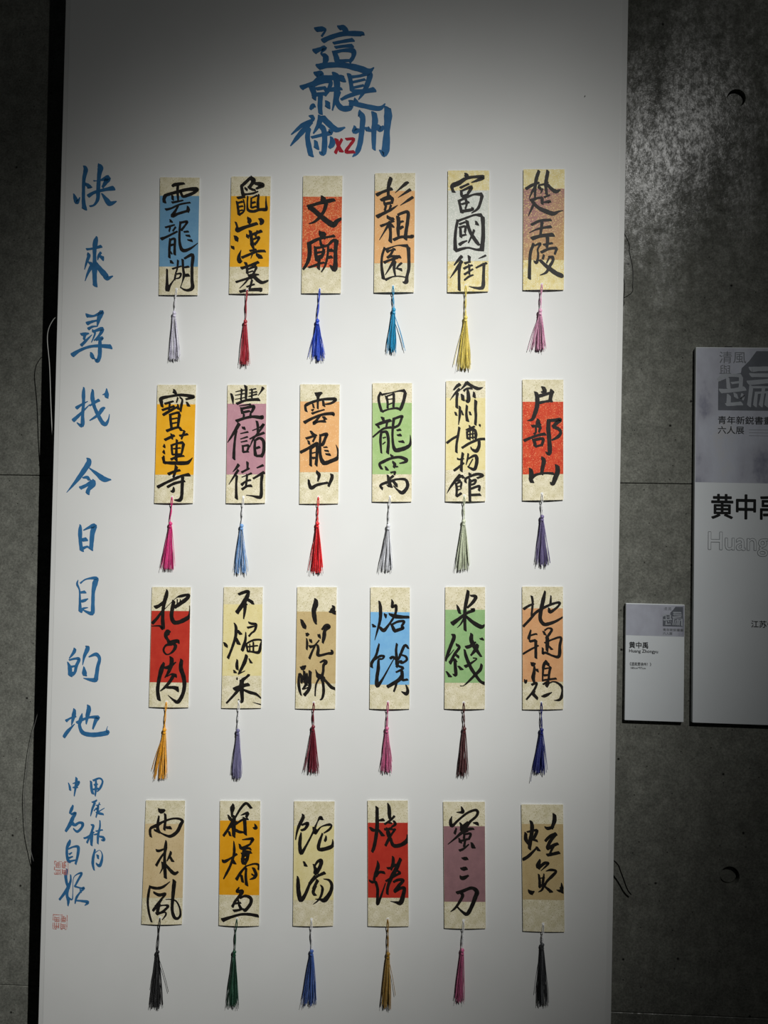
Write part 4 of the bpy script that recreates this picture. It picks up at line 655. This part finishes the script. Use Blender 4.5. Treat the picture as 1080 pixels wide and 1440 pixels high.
for ci, (key, ctr, quad, band, pal, tas, spread, colA, colB, strays, chars) in enumerate(CARDS):
    rnd = random.Random(100 + ci)
    root = empty('bookmark', LEAN @ Matrix.Translation((ctr[0] * MM, -0.0012, ctr[1] * MM)))
    tag(root, 'bookmark with %s band and %s tassel, %s in the %s' % (BANDN[pal], SILKN.get(colA, colA), COLN[key[3]], ROWN[key[1]]),
        'bookmark', 'calligraphy bookmarks with tassels on the white board')
    TL, TR, BR, BL = quad
    sag = rnd.uniform(0.8, 2.0)
    def uv_pos(u, v):           # v: 0 top .. 1 bottom
        x = (TL[0] * (1 - u) + TR[0] * u) * (1 - v) + (BL[0] * (1 - u) + BR[0] * u) * v
        z = (TL[1] * (1 - u) + TR[1] * u) * (1 - v) + (BL[1] * (1 - u) + BR[1] * u) * v
        return x, z
    wd = (TR[0] - TL[0] + BR[0] - BL[0]) / 2; ht = (TL[1] - BL[1] + TR[1] - BR[1]) / 2
    def bulge(x, z, sag=sag, wd=wd, ht=ht):
        u = min(1, max(0, x / wd + 0.5)); v = min(1, max(0, 0.5 - z / ht))
        return sag * (1 - (2 * u - 1) ** 2) * v ** 7 + 0.25 * v
    nu, nv = 10, 36
    V, Fc, Fm = [], [], []
    for side in (0, 1):
        for j in range(nv + 1):
            for i in range(nu + 1):
                x, z = uv_pos(i / nu, j / nv)
                V.append((x * MM, -(bulge(x, z) + (0.7 if side == 0 else 0.0)) * MM, z * MM))
    n1 = (nu + 1) * (nv + 1)
    for j in range(nv):
        for i in range(nu):
            a = j * (nu + 1) + i
            Fc.append((a, a + nu + 1, a + nu + 2, a + 1)); Fm.append(0)
            Fc.append((n1 + a, n1 + a + 1, n1 + a + nu + 2, n1 + a + nu + 1)); Fm.append(1)
    for i in range(nu):
        Fc.append((i, i + 1, n1 + i + 1, n1 + i)); Fm.append(1)
        a = nv * (nu + 1) + i
        Fc.append((a, n1 + a, n1 + a + 1, a + 1)); Fm.append(1)
    for j in range(nv):
        a = j * (nu + 1)
        Fc.append((a, n1 + a, n1 + a + nu + 1, a + nu + 1)); Fm.append(1)
        a += nu
        Fc.append((a, a + nu + 1, n1 + a + nu + 1, n1 + a)); Fm.append(1)
    paper = M_GOLD if key in ('R1C5', 'R1C6') else M_CREAM
    mesh_obj('card', V, Fc, [paper, M_EDGE], root, fmat=Fm)
    # the coloured band, a strip of paper laid on the card
    V, Fc = [], []
    for j in range(25):
        for i in range(nu + 1):
            v = band[0] + (band[1] - band[0]) * j / 24
            x, z = uv_pos(0.004 + 0.992 * i / nu, v)
            V.append((x * MM, -(bulge(x, z) + 0.78) * MM, z * MM))
    for j in range(24):
        for i in range(nu):
            a = j * (nu + 1) + i
            Fc.append((a, a + nu + 1, a + nu + 2, a + 1))
    mesh_obj('coloured_band', V, Fc, PAL[pal], root)
    for k, data in enumerate(chars):
        def clip(q):            # the writing stops at the edges of its card
            v = (0.5 - q[1] / ht)
            xl = TL[0] + (BL[0] - TL[0]) * v + 0.3; xr = TR[0] + (BR[0] - TR[0]) * v - 0.3
            return (min(max(q[0], xl), xr), max(q[1], (BL[1] + BR[1]) / 2 + 0.3))
        vs, fs = brush(data, lambda x, z: bulge(x, z) + 0.90, ci * 10 + k, GAIN, clip)
        mesh_obj('brushed_character', vs, fs, M_INK, root)
    # tassel
    (hx, hz), (kx, kz), (tx, tz) = tas
    fr = bulge(hx, hz) + 0.8
    V, Fc = [], []
    ring = [Vector((hx + 2.2 * math.cos(a), -fr, hz + 1.0 + 2.2 * math.sin(a))) * MM for a in [2 * math.pi * q / 16 for q in range(17)]]
    tube(V, Fc, ring, 0.28 * MM, 5)
    b0 = len(V)
    for q in range(16):
        a = 2 * math.pi * q / 16
        V.append(((hx + 2.1 * math.cos(a)) * MM, -(fr + 0.12) * MM, (hz + 1.0 + 2.1 * math.sin(a)) * MM))
    Fc.append(tuple(range(b0, b0 + 16))[::-1])
    mesh_obj('punched_hole', V, Fc, M_EDGE, root)
    light = key not in ('R1C2', 'R1C3', 'R1C4', 'R2C1', 'R2C3', 'R3C3', 'R3C5', 'R3C6', 'R4C1', 'R4C2')
    mc = M_SILK['white'] if key in ('R1C1', 'R2C4', 'R2C6', 'R3C2', 'R2C2', 'R4C5', 'R4C6', 'R4C3') else M_SILK[colA]
    bot = (BL[1] + BR[1]) / 2
    def axis(t):
        x = hx + (kx - hx) * t; z = hz + (kz - hz) * t
        return x, z
    # knot
    V, Fc = [], []
    prof = [(4.4, 0.9), (3.4, 2.2), (1.8, 3.1), (0, 3.3), (-1.6, 2.8), (-2.6, 2.1), (-3.6, 2.7), (-5.0, 2.8), (-6.6, 2.5)]
    nK = 12
    for pz, pr in prof:
        for q in range(nK):
            a = 2 * math.pi * q / nK
            rr = pr * (1 + 0.10 * math.sin(3 * a + pz))
            V.append(((kx + rr * math.cos(a)) * MM, (-3.8 + rr * 0.9 * math.sin(a)) * MM, (kz + pz) * MM))
    for p_ in range(len(prof) - 1):
        for q in range(nK):
            q2 = (q + 1) % nK
            Fc.append((p_ * nK + q, (p_ + 1) * nK + q, (p_ + 1) * nK + q2, p_ * nK + q2))
    Fc.append(tuple(range(nK))); Fc.append(tuple(range((len(prof) - 1) * nK, len(prof) * nK))[::-1])
    tassel = mesh_obj('tassel_knot', V, Fc, M_SILK[colA], root, smooth=True)
    # twisted double cord through the hole
    V, Fc = [], []
    for s in (-1, 1):
        pts = []
        nn = 26
        tw = rnd.uniform(1.2, 2.6)
        for q in range(nn + 1):
            t = q / nn
            x, z = axis(t)
            z = z + (1.2 if q == 0 else 0)
            if z > bot - 2: amp = 1.25 * min(1, t * 8 + 0.15); dep = bulge(x, z) + 1.6; sw = s * amp; dd = 0
            else:
                ph = math.pi * tw * (t - 0.2) / 0.8
                sw = s * 0.85 * math.cos(ph); dd = s * 0.6 * math.sin(ph); dep = 4.0 + (fr - 3.0) * (1 - t)
            pts.append(Vector(((x + sw) * MM, -(dep + dd) * MM, z * MM)))
        tube(V, Fc, pts, 0.68 * MM, 6)
    mesh_obj('cord', V, Fc, mc, tassel, smooth=True)
    # the silk fringe: tight locks and single threads of uneven length
    V, Fc, Fm = [], [], []
    ks = kz - 4.5
    L = ks - tz
    locks = [(rnd.uniform(-1, 1), rnd.uniform(-1, 1), rnd.choice((1.0, 1.0, 0.97, 0.93, 0.9))) for _ in range(13)]
    for q in range(88):
        if q < 74:
            lu, ld, ll = locks[q % 13]
            u = lu * 0.80 + rnd.uniform(-0.13, 0.13); dpt = ld + rnd.uniform(-0.3, 0.3)
            ln = L * (ll - 0.05 * rnd.random())
        else:
            u = rnd.choice((-1, 1)) * rnd.uniform(0.85, 1.35); dpt = rnd.uniform(-1, 1)
            ln = L * rnd.uniform(0.84, 1.02)
        ang = rnd.uniform(0, 6.28)
        sx = kx + 2.0 * u * 0.8 + rnd.uniform(-0.4, 0.4)
        sy = -3.4 + 1.7 * math.sin(ang)
        ex = tx + spread / 2 * u * 0.92
        ey = -3.4 + 2.2 * dpt
        wv = rnd.uniform(-0.8, 0.8); ph = rnd.uniform(0, 6)
        pts = []
        for k in range(10):
            t = k / 9
            e = t ** 0.9
            x = sx + (ex - sx) * e + wv * math.sin(t * 7 + ph) * t
            y = sy + (ey - sy) * e + 0.5 * wv * math.cos(t * 5 + ph) * t
            pts.append(Vector((x, min(y, -0.6), ks - ln * t)) * MM)
        n0 = len(Fc)
        r0 = rnd.uniform(0.30, 0.52)
        tube(V, Fc, pts, [r0 * MM * (1 if k < 8 else 0.7) for k in range(10)], 4)
        rr_ = rnd.random()
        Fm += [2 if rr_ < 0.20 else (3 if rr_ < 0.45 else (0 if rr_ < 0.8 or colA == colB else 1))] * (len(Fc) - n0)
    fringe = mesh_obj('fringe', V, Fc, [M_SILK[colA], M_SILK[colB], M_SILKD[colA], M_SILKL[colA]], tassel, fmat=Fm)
    tag(fringe, kind='stuff')
    for (ex, ez) in strays:
        V, Fc = [], []
        pts = []
        for k in range(11):
            t = k / 10
            b_ = 0.13 * (ex - kx) * math.sin(math.pi * t)
            pts.append(Vector((kx + (ex - kx) * t + b_ * (1 if t > 0 else 0) * 0.6, -(3.5 - 0.8 * t), ks + (ez - ks) * t)) * MM)
        tube(V, Fc, pts, 0.42 * MM, 4)
        mesh_obj('loose_thread', V, Fc, M_SILK[colA], tassel)

# ---------------------------------------------------------------- loose hanging wires behind the board's edges
def wire(name, pts, z0, rad, mat, label):
    p0 = pts[0]
    root_m = LEAN @ Matrix.Translation((p0[0] * MM, 0, p0[1] * MM))
    sp_ = spline([(x, d, z) for (x, z, d) in pts], 8)
    P = [Vector((x - p0[0], d, z - p0[1])) * MM for x, d, z in sp_]
    V, Fc = [], []
    tube(V, Fc, P, rad * MM, 6)
    o = mesh_obj(name, V, Fc, mat, None, smooth=True)
    o.matrix_world = root_m
    tag(o, label, 'wire', 'loose wires behind the board')
wire('loose_wire', [(-610, 372, 11), (-645, 352, 12), (-660, 340, 13), (-668.6, 313.6, 14), (-663, 258, 14), (-658.3, 183, 14), (-652, 104, 14), (-648.8, 61, 13), (-643.7, 29.7, 12), (-610, -10, 11)], 20, 0.75, M_WIRE,
     'thin pale wire bowing out from the left board edge, halfway up')
wire('loose_wire', [(-600, -215, 14), (-650, -285, 38), (-681, -336, 52), (-700.5, -407, 56), (-709, -471, 58), (-711, -510, 58), (-707, -566, 58), (-697.7, -600, 56), (-684, -634, 52), (-660, -672, 44), (-600, -740, 14)], 20, 0.55, M_GWIRE,
     'thin dull grey wire bowing over the wall at the lower left board edge')
wire('loose_wire', [(300, 545, 14), (343, 499, 50), (349.5, 480.4, 60), (356, 459, 64), (357.5, 442.8, 64), (356.5, 424, 62), (351.9, 406.6, 58), (300, 372, 14)], 20, 0.7, M_BWIRE,
     'short dark wire loop at the upper right board edge')
wire('loose_wire', [(300, -540, 14), (340, -575, 44), (351.5, -596, 54), (364, -626.6, 60), (371.6, -637, 62)], 20, 1.1, M_BWIRE,
     'short black wire end at the lower right board edge')

# ---------------------------------------------------------------- printed panels on the wall
def text_mesh(name, body, x0, z0, x1, z1, y, mat, parent, bold=0.0, keep=False):
    """flat lettering fitted into the box x0..x1 (left, right), z0..z1 (bottom, top)"""
    cu = bpy.data.curves.new(name, 'FONT')
    cu.body = body; cu.size = 1.0
    cu.resolution_u = 3
    to = bpy.data.objects.new(name + '_text', cu)
    C.objects.link(to)
    me = evaluated(to, name)
    bpy.data.objects.remove(to)
    vx = [v.co.x for v in me.vertices]; vy = [v.co.y for v in me.vertices]
    ax, bx, ay, by = min(vx), max(vx), min(vy), max(vy)
    if bold:        # heavier type: the same outlines laid side by side
        V = [tuple(v.co) for v in me.vertices]; Fc = [tuple(p.vertices) for p in me.polygons]
        V2, F2 = [], []
        for k in range(9):
            a = 2 * math.pi * k / 8
            dx, dy = (0, 0) if k == 8 else (bold * math.cos(a), bold * math.sin(a))
            b0 = len(V2)
            V2 += [(p[0] + dx, p[1] + dy, k * 0.01) for p in V]
            F2 += [tuple(b0 + i for i in f) for f in Fc]
        me = bpy.data.meshes.new(name); me.from_pydata(V2, [], F2)
    for v in me.vertices:
        x = x0 + (v.co.x - ax) / (bx - ax) * (x1 - x0)
        z = z0 + (v.co.y - ay) / (by - ay) * (z1 - z0)
        v.co = Vector((x, y - v.co.z, z)) * MM
    me.materials.clear(); me.materials.append(mat)
    o = bpy.data.objects.new(name, me)
    C.objects.link(o)
    o.parent = parent
    return o
def flat(name, pts, y, mat, parent):
    return mesh_obj(name, [(x * MM, y * MM, z * MM) for x, z in pts], [tuple(range(len(pts)))], mat, parent)
def emblem(x0, z1, size, y, parent):
    """grey block with pale seal-script strokes, its top left corner cut away"""
    q = lambda a, b: (x0 + a * size, z1 - b * size)
    flat('emblem_block', [q(*p) for p in ((0, 1), (1, 1), (1, 0), (.62, 0), (.5, .17), (.38, .29), (.37, .37), (.26, .39), (.14, .46), (0, .52))], y, M_PBLOCK, parent)
    st = []
    for s in EMBLEM.split('/'):
        a = [float(v) / 1000 for v in s.split()]
        st.append(' '.join('%.2f %.2f %.2f' % ((x0 + a[i] * size) * 10, (z1 - a[i + 1] * size) * 10, a[i + 2] * size * 10) for i in range(0, len(a), 3)))
    vs, fs = brush('/'.join(st), lambda x, z: -y + 0.08, 4, 1.15)
    mesh_obj('emblem_mark', vs, fs, M_PPALE, parent)

# big exhibition panel: local origin at its lower left corner on the wall
PX0, PX1, PZ0, PZ1 = 458.5, 938.5, -326.5, 311.0
poster = empty('exhibition_panel', Matrix.Translation((0, WALL_Y, EYE)))
tag(poster, 'large white printed wall panel cut off by the right edge of the picture', 'sign')
vs, fs = box_vf(PX0 * MM, PX1 * MM, -0.009, -0.0005, PZ0 * MM, PZ1 * MM, 0.0005)
mesh_obj('panel_board', vs, fs, M_FOAM, poster)
Y = -9.08
flat('header_print', [(PX0 + 1, PZ1 - 1), (PX1 - 1, PZ1 - 1), (PX1 - 1, 79.6), (PX0 + 1, 79.6)][::-1], Y, M_WASH, poster)
emblem(496.3, 305.0, 102.0, Y - 0.1, poster)
text_mesh('lettering', '清風', 497.5, 283.5, 542.5, 304, Y - 0.06, M_PGREY, poster)
text_mesh('lettering', '與', 498, 260, 517.5, 281, Y - 0.06, M_PGREY, poster)
text_mesh('lettering', '青年新鋭書畫', 496.4, 166.0 + 13.5, 496.4 + 90, 193.0, Y - 0.1, M_PRINT, poster, 0.010)
text_mesh('lettering', '六人展', 496.4, 162.8, 496.4 + 43.5, 175.8, Y - 0.1, M_PRINT, poster, 0.008)
for k in range(3):
    flat('fine_print', [(548, 170.5 - k * 5), (600, 170.5 - k * 5), (600, 169.9 - k * 5), (548, 169.9 - k * 5)][::-1], Y - 0.1, M_PGREY, poster)
text_mesh('lettering', '黄中禹', 487.0, 18.5, 487.0 + 112, 59.5, Y, M_PRINT, poster, 0.022)
o = text_mesh('outlined_lettering', 'Huang Zhongyu', 482.2, -44.0, 482.2 + 246, -4.6, Y - 0.02, M_PGREY, poster, 0.020)
o = text_mesh('outlined_lettering', 'Huang Zhongyu', 482.2, -44.0, 482.2 + 246, -4.6, Y - 0.25, M_FOAM, poster)
text_mesh('lettering', '江苏省', 554.0, -164.0, 554.0 + 38, -152.2, Y, M_PRINT, poster, 0.012)
vs, fs = box_vf(0.5085, 0.5195, -0.0085, -0.0005, 0.3105, 0.3130)
mesh_obj('black_tab', vs, fs, M_BWIRE, poster)  # small black block along the top edge of the panel

# small caption card
LX0, LX1, LZ0, LZ1 = 346.3, 444.3, -326.6, -129.0
lab = empty('caption_card', Matrix.Translation((0, WALL_Y, EYE)))
tag(lab, 'small white caption card on the concrete between the hanging board and the large panel', 'sign')
vs, fs = box_vf(LX0 * MM, LX1 * MM, -0.008, -0.0005, LZ0 * MM, LZ1 * MM, 0.0005)
mesh_obj('card_board', vs, fs, M_FOAM, lab)
Y = -8.08
flat('header_print', [(LX0 + .6, LZ1 - 1.2), (LX1 - .6, LZ1 - 1.2), (LX1 - .6, -183), (LX0 + .6, -183)][::-1], Y, M_WASH, lab)
emblem(408.0, -132.6, 33.6, Y - 0.1, lab)
text_mesh('lettering', '清風', 409, -139.5, 422.5, -133.5, Y - 0.06, M_PGREY, lab)
text_mesh('lettering', '青年新鋭書畫', 408.4, -174.3, 442.5, -169.6, Y - 0.1, M_PGREY, lab, 0.01)
text_mesh('lettering', '六人展', 408.4, -180.6, 424, -175.8, Y - 0.1, M_PGREY, lab, 0.01)
text_mesh('lettering', '黄中禹', 352.4, -204.6, 383.8, -194.0, Y, M_PRINT, lab, 0.022)
text_mesh('lettering', 'Huang Zhongyu', 352.5, -213.6, 400.5, -206.6, Y, M_PRINT, lab, 0.018)
text_mesh('lettering', '《這就是徐州！》', 353.7, -234.3, 389.5, -228.3, Y, M_PRINT, lab, 0.015)
text_mesh('lettering', '180cm*97cm', 355.2, -239.8, 380.2, -236.0, Y, M_PRINT, lab, 0.01)

# these two were measured on a plane a little nearer the lens: bring them to their size on the wall
for root in (poster, lab):
    for ch in root.children:
        for v in ch.data.vertices:
            v.co.x *= 1.0298
            v.co.z *= 1.0298
